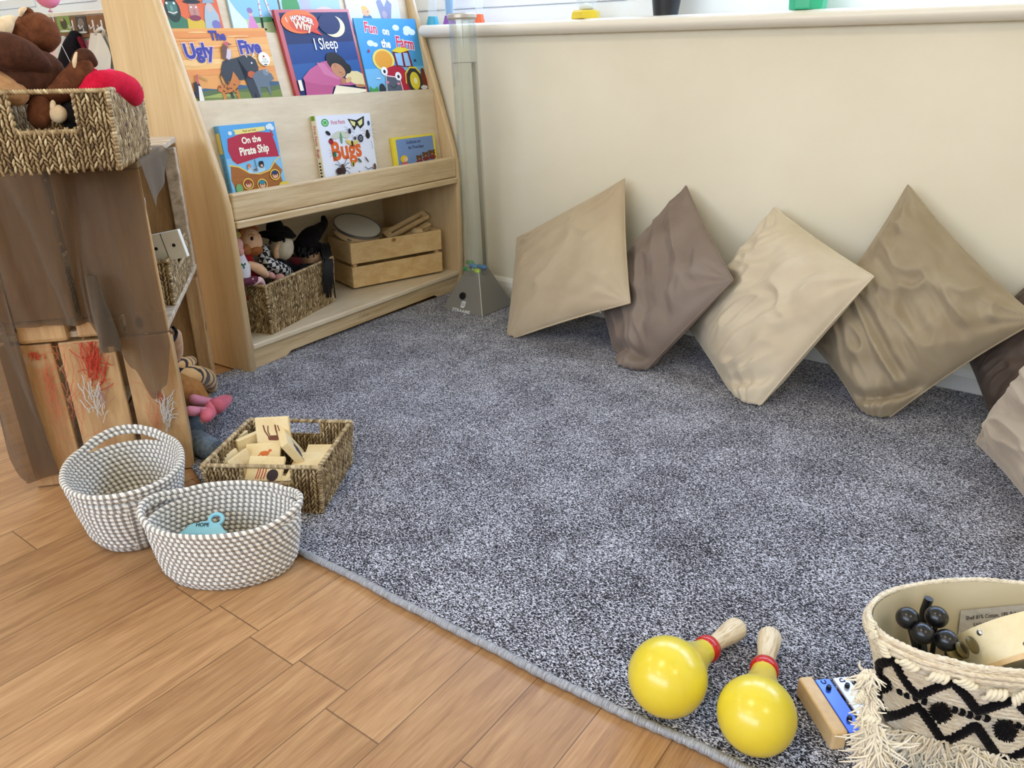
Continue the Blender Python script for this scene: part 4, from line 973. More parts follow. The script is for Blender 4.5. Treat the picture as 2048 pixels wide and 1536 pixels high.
# ================================================================== BUBBLE LAMP
bx0, bx1, by0, by1 = -1.909, -1.711, 2.141, 2.340
bx, by = (bx0+bx1)/2, (by0+by1)/2
lamp = thing('bubble_tube_lamp', 'tall clear bubble tube lamp on a grey pyramid base in the corner', 'lamp', (bx, by, 0))
gm = mat('brushed grey acrylic', (132, 128, 120), .36, spec=.5, coat=.15)
z0, zt_ = .012, .168; ht = .030
P0 = [V((bx0, by0, z0)), V((bx1, by0, z0)), V((bx1, by1, z0)), V((bx0, by1, z0))]; hb = .012
T0 = [V((bx-ht, by-ht, zt_)), V((bx+ht, by-ht, zt_)), V((bx+ht, by+ht, zt_)), V((bx-ht, by+ht, zt_))]
bm = bmesh.new(); a = [bm.verts.new(p) for p in P0]; b = [bm.verts.new(p) for p in T0]
bm.faces.new(a[::-1]); bm.faces.new(b)
for i in range(4): bm.faces.new((a[i], a[(i+1) % 4], b[(i+1) % 4], b[i]))
bmesh.ops.bevel(bm, geom=bm.edges[:], offset=.0025, segments=2, affect='EDGES', profile=.5)
q = MB(); q.bm(bm); q.build('pyramid_base', gm, lamp)
MB().tube([P0[1]+V((0, 0, .001)), T0[1]], .0013, 6).build('edge_highlight', mat('painted edge highlight', (214, 212, 204), .25), lamp, label='pale strip painting a highlight on the front edge')  # light-coloured strip paints a highlight along the front edge of the base
# front-left face carries the knob, logo and name; it is the -y face
fn = (P0[1]-P0[0]).cross(T0[0]-P0[0]).normalized(); fn = fn if fn.y < 0 else -fn
kp_ = onp(926, 592, P0[0], fn)
MB().lathe([(0, -.001), (.0145, -.001), (.0145, .004), (.011, .009), (.0, .0095)], kp_, fn, 24).build('control_knob', mat('black knob', (26, 26, 28), .35), lamp, smooth=True, label='round black control knob', ang=40)
lg = onp(926, 609.5, P0[0], fn); fu = (T0[0]+T0[1]-P0[0]-P0[1]).normalized()
A = Art(frame(lg-V((.012, 0, 0))-fu*.012, V((1, 0, 0)), fu), .024, .026, .0008); W_ = '#dedede'
A.poly([(.1, 0), (.75, 0), (.95, .25), (.95, 1), (.3, 1), (.1, .8)], W_); A.line([(.2, .25), (.85, .55)], .0022, '#8c8c8a'); A.line([(.2, .5), (.7, .75)], .0022, '#8c8c8a'); A.line([(.1, .8), (.5, .5), (.9, .2)], .0012, '#8c8c8a'); A.build('logo', lamp)
tx = onp(922, 622, P0[0], fn); A = Art(frame(tx-V((.035, 0, 0))-fu*.01, V((1, 0, 0)), fu), .07, .02, .0008); A.text('STRAAME', .5, .5, .85, W_, .03, 0, 1.2); A.build('lamp_name', lamp)
tb = bpy.data.materials.new('clear acrylic tube'); tb.use_nodes = True; t = tb.node_tree; t.nodes.clear()
o_ = t.nodes.new('ShaderNodeOutputMaterial'); tr = t.nodes.new('ShaderNodeBsdfTransparent'); gs = t.nodes.new('ShaderNodeBsdfGlossy'); df = t.nodes.new('ShaderNodeBsdfDiffuse'); m1 = t.nodes.new('ShaderNodeMixShader'); m2 = t.nodes.new('ShaderNodeMixShader'); lw = t.nodes.new('ShaderNodeLayerWeight')
tr.inputs[0].default_value = (.95, .965, .955, 1); gs.inputs['Roughness'].default_value = .08; df.inputs[0].default_value = lin((205, 204, 190)); m2.inputs[0].default_value = .07; lw.inputs[0].default_value = .25
mr = t.nodes.new('ShaderNodeMapRange'); mr.inputs[3].default_value = .04; mr.inputs[4].default_value = .32; t.links.new(lw.outputs['Facing'], mr.inputs[0]); t.links.new(mr.outputs[0], m1.inputs[0])
t.links.new(tr.outputs[0], m2.inputs[1]); t.links.new(df.outputs[0], m2.inputs[2]); t.links.new(m2.outputs[0], m1.inputs[1]); t.links.new(gs.outputs[0], m1.inputs[2]); t.links.new(m1.outputs[0], o_.inputs[0])
ztop = ony(925, 34, by).z
S_ = 40; vs = []
LX = (V((0, 0, 1))-RV*.036).normalized(); LO = V((bx, by, .14))
MB().lathe([(.046, .004), (.046, ztop-.14), (.043, ztop-.14), (.043, .004), (.046, .004)], LO, LX, 48).build('clear_tube', tb, lamp, smooth=True, ang=40)
wl = mat('water surface', (225, 232, 225), .1, alpha=.45); zw = ony(928, 124, by).z
MB().lathe([(0, zw-.14), (.042, zw-.14), (.042, zw-.1425), (0, zw-.1425)], LO, LX, 40).build('water_line', mat('water line', (120, 112, 100), .3, alpha=.55), lamp)
MB().lathe([(0, ztop-.130), (.046, ztop-.130), (.0505, ztop-.134), (.0505, ztop-.144), (.047, ztop-.148), (0, ztop-.148)], LO, LX, 48).build('cap', mat('satin cap', (196, 186, 174), .3, metal=.3), lamp, smooth=True, ang=40)
rr_ = MB()
MB().tube([LO+LX*zz+RV*.031 for zz in (.01, .4, zw-.14)], .007, 8).build('air_pipe', mat('air pipe', (150, 132, 108), .4, alpha=.7), lamp, smooth=True)
for k, (dx, dy, dz_, c) in enumerate([(-.026, -.028, .165, '#2fa060'), (.022, -.03, .168, '#b8d838'), (0, -.022, .182, '#3b8fd0'), (.032, .0, .178, '#3b8fd0'), (-.01, .01, .172, '#2fa060'), (-.034, -.002, .186, '#49b050')]):
    x, y, z = bx+dx*.9, by+dy*.9, dz_+.000
    MB().ell((x, y, z-.006), (.016, .012, .010), 14, 10).lathe([(0, 0), (.010, .008), (0, .014)], (x-.012, y, z-.006), (-1, 0, .3), 6).build('plastic_fish', mat('fish '+c, c, .3), lamp, smooth=True, label=None)
# ================================================================== SOFT THINGS helpers
def fuzz(name, c, c2=None, sc=60, rough=.9):
    m = mat(name, c, rough, spec=.15, sheen=.5, sheentint=tuple(min(255, v+50) for v in c)); n = N(m); v = n.coord('Object')
    n.base(n.ramp(n.noise(v, sc, 4, .7, .5), [(.35, c2 or tuple(int(v*.8) for v in c)), (.65, c)])); n.bump(n.noise(v, 500, 2), .35, .0015); return m
VM = Matrix((CR, -_f*-1, CU)).transposed()      # columns: picture right, depth, picture up
def plush(path, rad, mb=None, seg=14, wob=.06, seed=0):
    """soft tapering limb along a smoothed path"""
    P = smoothpath([tuple(p) for p in path], 6) if len(path) > 2 else [V(path[0]).lerp(V(path[1]), k/8) for k in range(9)]
    n_ = len(P); R = []
    for i in range(n_):
        f = i/(n_-1)*(len(rad)-1); k = min(int(f), len(rad)-2); R.append(rad[k]+(rad[k+1]-rad[k])*(f-k))
    mb = mb or MB()
    t0 = (P[0]-P[1]).normalized(); t1 = (P[-1]-P[-2]).normalized()
    pts = [P[0]+t0*R[0]*math.cos(a) for a in (.15, .6, 1.1)]; rr = [R[0]*math.sin(a) for a in (.15, .6, 1.1)]
    pts += P; rr += R; pts += [P[-1]+t1*R[-1]*math.sin(a) for a in (.45, .95, 1.4)]; rr += [R[-1]*math.cos(a) for a in (.45, .95, 1.4)]
    rr = [r*(1+wob*noise.noise(p*22+V((seed, 0, 0)))) for r, p in zip(rr, pts)]
    return mb.tube(pts, rr, seg)
# ================================================================== SOFT TOYS in the basket on the crates
q_ = BKI; bn = q_['bk']; ft = q_['f1']
def fp(px, py, k): return onp(px, py, ft+bn*k, bn)          # point k metres behind the basket front
def ball(mb, px, py, rx, ry, k, dz=None, R=None, seg=20, rings=14, warp=None):
    c = fp(px, py, k); s = mpp(c); return mb.ell(c, (rx*s, (dz or min(rx, ry))*s, ry*s), seg, rings, (R if R is not None else VM), warp)
br = fuzz('brown plush', (112, 66, 40), (84, 46, 28)); brd = fuzz('dark brown plush', (84, 50, 34), (62, 36, 24)); crm = fuzz('cream plush', (232, 208, 172), (214, 186, 148)); tan_ = fuzz('tan plush', (196, 150, 104), (170, 124, 82))
wr = lambda d: 1+.05*noise.noise(V(d)*2.2)
t = thing('soft_toy', 'brown soft toy animal lying on its back with cream ear linings, in the large basket', 'soft toy', fp(70, 200, .10), 'soft toys in the large basket')
def rotv(a): return VM @ Matrix.Rotation(a, 3, 'Y')
b_ = ball(MB(), 76, 66, 42, 38, .10, 36, rotv(.5), 28, 20, lambda d: 1+.05*noise.noise(V(d)*2.0)); ball(b_, 48, 74, 34, 26, .09, 28, rotv(.3), 24, 16); ball(b_, 30, 92, 30, 22, .08, 24); b_.build('head', br, t, smooth=True)
b_ = MB(); plush([fp(-20, 165, .09), fp(30, 152, .08), fp(76, 150, .085), fp(104, 165, .09)], [.045, .050, .046, .035], b_, 22, .1, 2); b_.build('body', brd, t, smooth=True)
plush([fp(84, 186, .08), fp(120, 178, .065), fp(150, 158, .06), fp(165, 132, .06)], [.026, .022, .022, .019], None, 18, .1, 5).build('leg', br, t, smooth=True)
b_ = MB(); plush([fp(160, 136, .06), fp(162, 118, .058), fp(172, 112, .06), fp(184, 124, .065)], [.017, .014, .013, .010], b_, 16, .08); ball(b_, 170, 130, 17, 20, .065, 16, rotv(.2)); b_.build('foot', brd, t, smooth=True)
plush([fp(151, 142, .045), fp(149, 124, .045), fp(153, 107, .05)], [.002, .0042, .003], None, 10, .02).build('foot_trim', crm, t, smooth=True)
b_ = MB(); ball(b_, 54, 26, 14, 11, .10, 8, rotv(.1)); b_.build('ear', br, t, smooth=True); plush([fp(41, 30, .085), fp(43, 22, .085), fp(50, 17, .09)], [.003, .005, .003], None, 10).build('ear_lining', crm, t, smooth=True)
b_ = MB(); plush([fp(-16, 66, .06), fp(4, 54, .06), fp(22, 38, .07)], [.020, .017, .007], b_, 12, .05); b_.build('ear', crm, t, smooth=True, label='cream plush ear')
plush([fp(6, 78, .045), fp(32, 84, .04), fp(58, 99, .045)], [.003, .0085, .003], None, 12, .02).build('muzzle_trim', crm, t, smooth=True)
plush([fp(-20, 100, .04), fp(20, 104, .035), fp(60, 116, .045), fp(92, 142, .06)], [.030, .030, .024, .016], None, 18, .15, 9).build('arm', brd, t, smooth=True)
t = thing('soft_toy', 'red and pink soft toy curled over the right corner of the large basket', 'soft toy', fp(230, 200, .12), 'soft toys in the large basket')
red = fuzz('crimson plush', (206, 26, 58), (180, 14, 44)); pnk = fuzz('hot pink plush', (236, 84, 150), (220, 60, 128))
b_ = MB(); plush([fp(180, 192, .05), fp(202, 170, .06), fp(230, 168, .09), fp(254, 178, .13), fp(266, 192, .17)], [.022, .024, .026, .027, .020], b_, 18, .08, 3)
plush([fp(180, 188, .05), fp(184, 162, .055), fp(190, 144, .06)], [.022, .018, .006], b_, 14, .04); b_.build('body', red, t, smooth=True)
b_ = MB(); ball(b_, 222, 152, 14, 14, .15, 12); ball(b_, 246, 158, 19, 13, .17, 12, rotv(.5)); ball(b_, 262, 170, 12, 12, .19, 10); b_.build('frill', pnk, t, smooth=True)
t = thing('soft_toy', 'tan soft toy low at the left of the large basket', 'soft toy', fp(20, 200, .05), 'soft toys in the large basket')
b_ = MB(); plush([fp(-30, 170, .05), fp(0, 176, .045), fp(30, 186, .045)], [.03, .03, .022], b_, 16, .1); ball(b_, 18, 184, 15, 10, .035, 10); b_.build('body', tan_, t, smooth=True)
t = thing('soft_toy', 'cream and brown toy seen through the handle opening of the large basket', 'soft toy', fp(112, 245, .05), 'soft toys in the large basket')
b_ = MB(); ball(b_, 80, 225, 24, 34, .05, 18); b_.build('body', br, t, smooth=True); b_ = MB(); ball(b_, 116, 228, 17, 18, .04, 14); ball(b_, 106, 212, 6, 12, .038, 5); b_.build('head', crm, t, smooth=True)
ball(MB(), 140, 225, 20, 34, .07, 14).build('body_back', fuzz('charcoal plush', (48, 44, 46), (34, 32, 34)), t, smooth=True)
# ================================================================== HAND PUPPETS in the bottom-shelf basket
def pp(px, py, k): return onp(px, py, PB['c1']+PB['d2']*k, PB['d2'])
def pb_(mb, px, py, rx, ry, k, rd=None, rot=0, warp=None, seg=20, rings=14):
    c = pp(px, py, k); s = mpp(c); return mb.ell(c, (rx*s, (rd or min(rx, ry))*s, ry*s), seg, rings, rotv(rot), warp)
skin = fuzz('puppet skin felt', (226, 186, 150), (214, 170, 134), 40, .8); pale = fuzz('puppet pale felt', (222, 212, 188), (206, 194, 168), 40, .8); wht = fuzz('white cotton', (226, 222, 224), (206, 200, 206), 40); blk = fuzz('black felt', (22, 20, 24), (12, 12, 14), 40); hair_b = fuzz('ginger felt', (168, 106, 60), (140, 84, 46))
pinkf = fuzz('pink felt', (224, 170, 160), (206, 150, 140)); eye = mat('black bead', (14, 12, 12), .2); chk = mat('black and white check cloth', (30, 30, 32), .8); n = N(chk); c_ = n.n('ShaderNodeTexChecker'); c_.inputs['Scale'].default_value = 70; c_.inputs[1].default_value = lin((24, 24, 28)); c_.inputs[2].default_value = lin((220, 218, 214)); n.l(n.coord('Object'), c_.inputs['Vector']); n.base(c_.outputs[0])
mar_ = mat('maroon dotted cloth', (84, 24, 44), .8); n = N(mar_); w_ = n.n('ShaderNodeTexVoronoi'); w_.inputs['Scale'].default_value = 120; n.l(n.coord('Object'), w_.inputs['Vector']); n.base(n.ramp(w_.outputs['Distance'], [(.22, (220, 190, 200)), (.30, (84, 24, 44))]))
G5 = 'hand puppets in the shelf basket'
t = thing('hand_puppet', 'bearded hand puppet with bald pale head, left in the shelf basket', 'puppet', pp(500, 560, .09), G5)
b_ = pb_(MB(), 500, 484, 24, 28, .085, 24, -.15, None, 24, 18); b_.build('head', skin, t, smooth=True)
b_ = MB(); pb_(b_, 506, 502, 20, 10, .066, 12, -.1); pb_(b_, 490, 500, 12, 12, .075, 14); pb_(b_, 516, 494, 8, 6, .060, 6); b_.build('beard', hair_b, t, smooth=True)
b_ = MB(); pb_(b_, 484, 474, 9, 22, .10, 20, .3); pb_(b_, 497, 458, 20, 7, .10, 18, -.1); b_.build('hair', hair_b, t, smooth=True)
pb_(MB(), 504, 477, 3, 4, .058, 2).build('eye', eye, t, smooth=True); pb_(MB(), 517, 475, 3, 4, .062, 2).build('eye', eye, t, smooth=True)
for pa in ([(496, 471), (503, 467), (510, 471)], [(513, 470), (518, 467), (522, 470)]): MB().tube([pp(x, y, .057) for x, y in pa], .0011, 5).build('eyebrow', hair_b, t)
pb_(MB(), 513, 486, 4, 6, .056, 6).build('nose', skin, t, smooth=True)
b_ = MB(); plush([pp(490, 520, .08), pp(500, 560, .08), pp(505, 590, .07)], [.026, .035, .035], b_, 16, .1); b_.build('robe', fuzz('red felt', (150, 26, 30)), t, smooth=True)
b_ = MB(); plush([pp(500, 530, .05), pp(518, 538, .035), pp(531, 549, .035)], [.012, .017, .012], b_, 14, .1); b_.build('hand', skin, t, smooth=True)
t = thing('hand_puppet', 'hand puppet in a white apron with small green motif, at the left post', 'puppet', pp(480, 570, .07), G5)
b_ = MB(); plush([pp(470, 500, .08), pp(478, 535, .06), pp(486, 556, .05)], [.018, .034, .024], b_, 18, .1); b_.build('apron', wht, t, smooth=True)
b_ = MB(); pb_(b_, 473, 492, 13, 17, .06, 12, .2); pb_(b_, 480, 503, 8, 9, .05, 8); b_.build('head', pinkf, t, smooth=True); b_ = MB(); pb_(b_, 467, 470, 14, 10, .08, 12); b_.build('hair', fuzz('straw yarn', (196, 180, 96)), t, smooth=True)
A = Art(frame(pp(484, 532, .0205)+V((0, 0, 0)), CR, CU), .012, .014); 
b_ = MB(); 
for dx, dy in ((0, 0), (3, -3), (-3, -2), (1, 4)): pb_(b_, 487+dx, 531+dy, 1.8, 2.6, .024, 1)
b_.build('green_motif', mat('green thread', (40, 110, 84), .7), t, smooth=True)
b_ = MB(); plush([pp(478, 566, .035), pp(500, 562, .03), pp(512, 560, .03)], [.011, .014, .012], b_, 12, .1); b_.build('skirt', mar_, t, smooth=True)
b_ = MB(); plush([pp(508, 566, .028), pp(519, 560, .024), pp(527, 569, .022)], [.008, .011, .007], b_, 12, .1); b_.build('hand', fuzz('pale pink felt', (232, 198, 198), (220, 180, 184)), t, smooth=True)
t = thing('hand_puppet', 'witch hand puppet with long nose, pale face and wide black hat', 'puppet', pp(560, 560, .10), G5)
pb_(MB(), 562, 494, 25, 28, .10, 24, 0, None, 24, 18).build('head', pale, t, smooth=True)
b_ = MB(); plush([pp(558, 486, .070), pp(552, 498, .055), pp(553, 512, .05)], [.006, .009, .009], b_, 12, .03); b_.build('nose', fuzz('peach felt', (214, 176, 136)), t, smooth=True)
pb_(MB(), 541, 484, 3.2, 4, .068, 2).build('eye', eye, t, smooth=True); pb_(MB(), 568, 481, 3.2, 4, .062, 2).build('eye', eye, t, smooth=True)
b_ = MB(); pb_(b_, 554, 470, 38, 7, .10, 36, .0); plush([pp(553, 466, .10), pp(548, 448, .10), pp(545, 437, .105), pp(556, 431, .115)], [.034, .026, .016, .008], b_, 18, .1, 4); plush([pp(556, 462, .08), pp(570, 460, .08), pp(584, 468, .08)], [.012, .014, .008], b_, 12, .1); b_.build('hat', blk, t, smooth=True)
b_ = MB(); plush([pp(530, 498, .10), pp(528, 520, .085), pp(532, 540, .075)], [.016, .020, .020], b_, 14, .2); plush([pp(535, 525, .06), pp(555, 535, .055), pp(575, 545, .055)], [.018, .022, .018], b_, 16, .15, 3); b_.build('check_dress', chk, t, smooth=True)
b_ = MB(); plush([pp(560, 530, .07), pp(590, 540, .07), pp(610, 548, .06)], [.02, .026, .02], b_, 14, .2); b_.build('robe', blk, t, smooth=True)
b_ = MB(); pb_(b_, 590, 523, 14, 9, .055, 9, -.2); b_.build('maroon_scarf', fuzz('maroon velvet', (88, 30, 34)), t, smooth=True)
b_ = MB(); pb_(b_, 542, 551, 9, 7, .045, 7, .5); pb_(b_, 558, 556, 12, 8, .04, 7, -.3); b_.build('hand', pinkf, t, smooth=True)
t = thing('hand_puppet', 'black-haired witch hand puppet with crooked black hat, right in the basket', 'puppet', pp(625, 560, .08), G5)
pb_(MB(), 624, 518, 23, 20, .075, 20, .1, None, 24, 18).build('head', skin, t, smooth=True)
pb_(MB(), 616, 513, 3, 3.6, .045, 2).build('eye', eye, t, smooth=True); pb_(MB(), 640, 508, 3, 3.6, .052, 2).build('eye', eye, t, smooth=True); MB().tube([pp(602, 526, .05), pp(607, 529, .044), pp(612, 526, .043)], .0014, 5).build('mouth', mat('dark red thread', (120, 40, 40), .7), t)
pb_(MB(), 633, 521, 6, 4, .045, 7, -.4).build('nose', skin, t, smooth=True)
b_ = MB(); pb_(b_, 617, 497, 30, 13, .085, 26, -.25); plush([pp(612, 492, .09), pp(618, 476, .09), pp(634, 462, .09), pp(648, 448, .09), pp(647, 436, .09)], [.045, .036, .024, .015, .010], b_, 18, .1, 7); b_.build('hat', blk, t, smooth=True)
random.seed(12); b_ = MB()
for k in range(70):
    x0 = random.uniform(598, 662); y0 = 500+random.uniform(-8, 4)-(x0-620)*.1
    if x0 < 645 and random.random() < .8: L_ = random.uniform(3, 13); x1 = x0+random.uniform(-3, 2); b_.tube([pp(x0, y0, .055), pp(x0-1, y0+L_*.5, .046), pp(x1, y0+L_, .046)], .0022, 5)
for k in range(60):
    x0 = random.uniform(638, 660); y0 = random.uniform(484, 505); x1 = 656+random.gauss(0, 5); x2 = x1+random.gauss(1, 3); y2 = random.choice((565, 578, 590))+random.uniform(-8, 6)
    b_.tube([pp(x0, y0, .06), pp((x0+x1)/2+random.uniform(-3, 5), 514, .0), pp(x1, 530, -.026), pp(x1, 550, -.024), pp(x2, y2, -.020)], .0026, 5)
b_.build('hair', mat('black yarn', (14, 13, 16), .7), t, smooth=True)
b_ = MB(); plush([pp(600, 545, .05), pp(625, 545, .05), pp(645, 535, .05)], [.03, .034, .03], b_, 14, .1); b_.build('robe', blk, t, smooth=True)
# stitched arm of a maroon puppet hanging over the left end of the basket
# ================================================================== INSTRUMENT CRATE on the bottom shelf
pine = wood('pine slat', (226, 194, 140), (204, 164, 108), (1.5, 7, 14), sc=3, rough=.5, bumpy=.12, knots=True, knotc=(150, 100, 55))
g0, g1 = onz(708, 580, bz), onz(886, 545, bz); gd = (g1-g0).normalized(); gb = V((-gd.y, gd.x, 0)); gb = gb if gb.x < 0 else -gb
GW = (g1-g0).length; GH = onp(700, 487, g0, gb).z-bz; GD = .19; GM = Matrix(((gd.x, gb.x, 0, g0.x), (gd.y, gb.y, 0, g0.y), (0, 0, 1, bz), (0, 0, 0, 1)))
t = thing('slatted_box', 'pine slatted box of percussion instruments on the bottom shelf', 'box', g0)
gap = .012; sh = (GH-gap-.008)/2
for k in range(2):
    z_ = .006+k*(sh+gap)
    for (y0_, y1_) in ((0, .010), (GD-.010, GD)): MB().rbox((0, y0_, z_), (GW, y1_, z_+sh), .0025, GM).build('slat', pine, t)
    for (x0_, x1_) in ((0, .010), (GW-.010, GW)): MB().rbox((x0_, .0105, z_), (x1_, GD-.0105, z_+sh), .0025, GM).build('end_slat', pine, t)
for x0_ in (.0105, GW-.028):
    for y0_ in (.0105, GD-.028): MB().rbox((x0_, y0_, .001), (x0_+.0175, y0_+.0175, GH-.004), .002, GM).build('corner_post', pine, t)
MB().rbox((.011, .011, .006), (GW-.011, GD-.011, .012), .001, GM).build('base_board', pine, t)
def gp(px, py, k): return onp(px, py, g0+gb*k, gb)
grim = mat('dull silver rim', (140, 136, 130), .35, metal=.7); skn = mat('drum skin', (206, 200, 186), .5); lw_ = wood('light instrument wood', (226, 196, 150), (206, 172, 122), (3, 3, 14), sc=4)
t = thing('tambourine', 'tambourine with pale skin and silver rim resting at the left of the pine box', 'tambourine', gp(715, 470, .09))
c = gp(715, 452, .09); ax = (CU*.80-_f*.60+CR*.30).normalized(); s = mpp(c); R0 = 47*s
MB().lathe([(R0*.97, -.030), (R0, -.030), (R0, 0), (R0*.97, 0), (R0*.97, -.030)], c, ax, 40).build('wooden_hoop', lw_, t, smooth=True, ang=40)
MB().lathe([(0, .001), (R0*.98, .001), (R0*.98, -.001), (0, -.001)], c, ax, 40).build('skin', skn, t); 
MB().lathe([(R0*1.0, -.006), (R0*1.03, -.006), (R0*1.03, .0035), (R0*.98, .0035), (R0*.98, .001), (R0*1.0, -.006)], c, ax, 40).build('rim', grim, t, smooth=True, ang=40)
fr_ = ax.orthogonal().normalized(); f2 = ax.cross(fr_)
for k in range(7):
    an = k*2*PI/7; d = fr_*math.cos(an)+f2*math.sin(an); p = c+d*R0*.985-ax*.018
    MB().lathe([(0, .002), (.009, .001), (.010, 0), (.009, -.001), (0, -.002)], p-ax*.0, ax, 16).build('jingle', grim, t, smooth=True)
t = thing('wooden_frame_rattle', 'long slotted wooden instrument leaning over the right of the pine box', 'instrument', gp(810, 460, .10))
p0, p1 = gp(770, 473, .10), gp(852, 428, .10); d = (p1-p0).normalized(); nn = (CU*.6-_f*.8); nn = (nn-d*nn.dot(d)).normalized(); ww = nn.cross(d); L = (p1-p0).length; FM = frame(p0, d, ww)
FM = Matrix.Translation(-ww*.022) @ FM
for (a_, b_) in (((0, 0), (L, .012)), ((0, .032), (L, .044)), ((0, .012), (.03, .032)), ((L-.022, .012), (L, .032))): MB().rbox((a_[0], a_[1], -.008), (b_[0], b_[1], .008), .002, FM).build('frame_bar', lw_, t)
t = thing('wooden_clapper', 'short wooden clapper lying below the slotted instrument', 'instrument', gp(835, 460, .11))
p0, p1 = gp(800, 474, .075), gp(858, 440, .09); d = (p1-p0).normalized(); nn = (CU*.7-_f*.7); nn = (nn-d*nn.dot(d)).normalized(); ww = nn.cross(d); FM = frame(p0, d, ww); L = (p1-p0).length
MB().rbox((0, -.012, -.022), (L, .012, -.010), .003, FM).build('upper_block', lw_, t); MB().rbox((0, -.016, -.034), (L*.9, .010, -.0225), .003, FM).build('lower_block', lw_, t)
t = thing('wooden_egg', 'pale wooden egg shaker near the right of the pine box', 'instrument', gp(830, 466, .06)); c = gp(834, 464, .05); MB().ell(c, (.026, .018, .018), 18, 12, VM).build('shell', lw_, t, smooth=True)
# ================================================================== TOYS IN THE LOWER CRATE
def cp_(px, py, a_): return onp(px, py, K0+KA*a_, KA)
tig = mat('tiger striped plush', (206, 156, 92), .85, sheen=.4); n = N(tig); v = n.coord('Object', (1, 1, 1)); w_ = n.n('ShaderNodeTexWave'); w_.inputs['Scale'].default_value = 11; w_.inputs['Distortion'].default_value = 9; w_.inputs['Detail'].default_value = 1.5; w_.inputs['Detail Scale'].default_value = 1.2; n.l(v, w_.inputs['Vector']); n.base(n.ramp(w_.outputs['Fac'], [(.20, (34, 26, 22)), (.28, (210, 164, 104))]))
brl = fuzz('golden brown plush', (172, 118, 62), (142, 92, 46))
t = thing('soft_toy', 'tiger-striped soft toy spilling out of the lower crate', 'soft toy', cp_(400, 800, .05), 'soft toys in the lower crate')
b_ = MB(); plush([cp_(345, 732, .06), cp_(366, 730, .04), cp_(383, 722, .03)], [.022, .022, .014], b_, 16, .08); plush([cp_(350, 765, .06), cp_(385, 752, .02), cp_(412, 758, .005), cp_(424, 776, .0)], [.030, .030, .028, .014], b_, 18, .1, 3); b_.build('striped_leg', tig, t, smooth=True)
b_ = MB(); plush([cp_(350, 780, .05), cp_(375, 790, .03), cp_(398, 800, .02)], [.045, .045, .028], b_, 20, .12, 4); plush([cp_(366, 800, .05), cp_(376, 825, .045), cp_(381, 848, .04)], [.030, .022, .012], b_, 16, .08); b_.build('belly', brl, t, smooth=True)
t = thing('soft_doll', 'pink-legged soft doll with both feet sticking out of the lower crate', 'doll', cp_(400, 830, .04))
pk = fuzz('rose pink cotton', (214, 112, 124), (196, 94, 108), 30); pk2 = fuzz('light pink cotton', (214, 140, 156), (200, 124, 142), 30)
for (pa, ra, pf, rf) in (([cp_(388, 799, .0), cp_(410, 803, -.02), cp_(430, 808, -.04)], [.013, .012, .012], [cp_(432, 812, -.045), cp_(446, 804, -.055), cp_(457, 797, -.062)], [.022, .018, .010]), ([cp_(380, 822, .0), cp_(398, 823, -.015), cp_(410, 824, -.03)], [.013, .0125, .0125], [cp_(412, 834, -.034), cp_(418, 824, -.038), cp_(418, 808, -.04)], [.014, .018, .007])):
    l_ = plush(pa, ra, None, 14, .03).build('leg', pk2, t, smooth=True); plush(pf, rf, None, 16, .05).build('foot', pk, l_, smooth=True)
plush([cp_(360, 812, .09), cp_(385, 818, .05), cp_(390, 832, .045)], [.03, .028, .02], None, 14, .05).build('dress', wht, t, smooth=True)
t = thing('soft_toy', 'grey shaggy soft toy whose tail rests on the carpet by the crate corner', 'soft toy', cp_(390, 880, .04), 'soft toys in the lower crate')
gr = fuzz('blue grey shaggy plush', (112, 124, 134), (78, 88, 96), 90)
b_ = MB(); plush([cp_(374, 820, .06), cp_(382, 845, .04), cp_(392, 872, .02)], [.03, .026, .03], b_, 16, .25); b_.build('body', gr, t, smooth=True)
tp = [onz(392, 882, .04), onz(410, 893, .034), onz(428, 902, .030), onz(438, 906, .026)]
b_ = plush(tp, [.030, .028, .024, .012], None, 20, .3, 6)
random.seed(4)
for k in range(260):
    i = random.randint(0, 2); p = tp[i].lerp(tp[i+1], random.random()); dd = V((random.gauss(0, 1), random.gauss(0, 1), random.gauss(.3, 1))).normalized(); b0_ = p+dd*.018; b_.tube([b0_, b0_+dd*.008+RV*.004, b0_+dd*.010+RV*.010-UP*.003], [.0022, .0016, .0004], 4, False)
b_.build('tail', gr, t, smooth=True)
t = thing('soft_toy', 'pale soft toy high in the lower crate with a black tail curl', 'soft toy', cp_(350, 700, .05), 'soft toys in the lower crate')
b_ = MB(); plush([cp_(335, 720, .10), cp_(342, 700, .05), cp_(347, 672, .03)], [.028, .03, .02], b_, 14, .1); b_.build('body', fuzz('biscuit plush', (206, 168, 136), (186, 146, 112)), t, smooth=True)
MB().tube(smoothpath([tuple(cp_(x, y, .02)) for x, y in ((346, 682), (352, 672), (352, 662), (346, 655))], 5), .004, 8).build('tail', blk, t, smooth=True)
# ================================================================== DOMINOES in the upper crate basket
dm = mat('white painted domino', (240, 238, 228), .4); dk = mat('domino pip', (24, 24, 26), .5)
def domino(lbl, O, ux, uy, pips, W=.045, H=.09, th=.014):
    F = frame(O, ux, uy); t = thing('domino', lbl, 'domino', O, 'giant wooden dominoes')
    MB().rbox((0, 0, -th), (W, H, 0), .0015, F).build('block', dm, t)
    b_ = MB().box((.001, H/2-.0008, 0), (W-.001, H/2+.0008, .0004), F)
    for x, y in pips: b_.lathe([(0, .0006), (.0042, .0004), (.0042, 0)], F @ V((x*W, y*H, 0)), F.to_3x3() @ V((0, 0, 1)), 14)
    b_.build('pips', dk, t)
Pd = cp_(305, 507, .03); A1 = cp_(329, 410, .03); B1 = cp_(350, 464, .03); d = (B1-A1)
uxd = (B1-cp_(322, 503, .03)).normalized()
dn_ = KA*-1
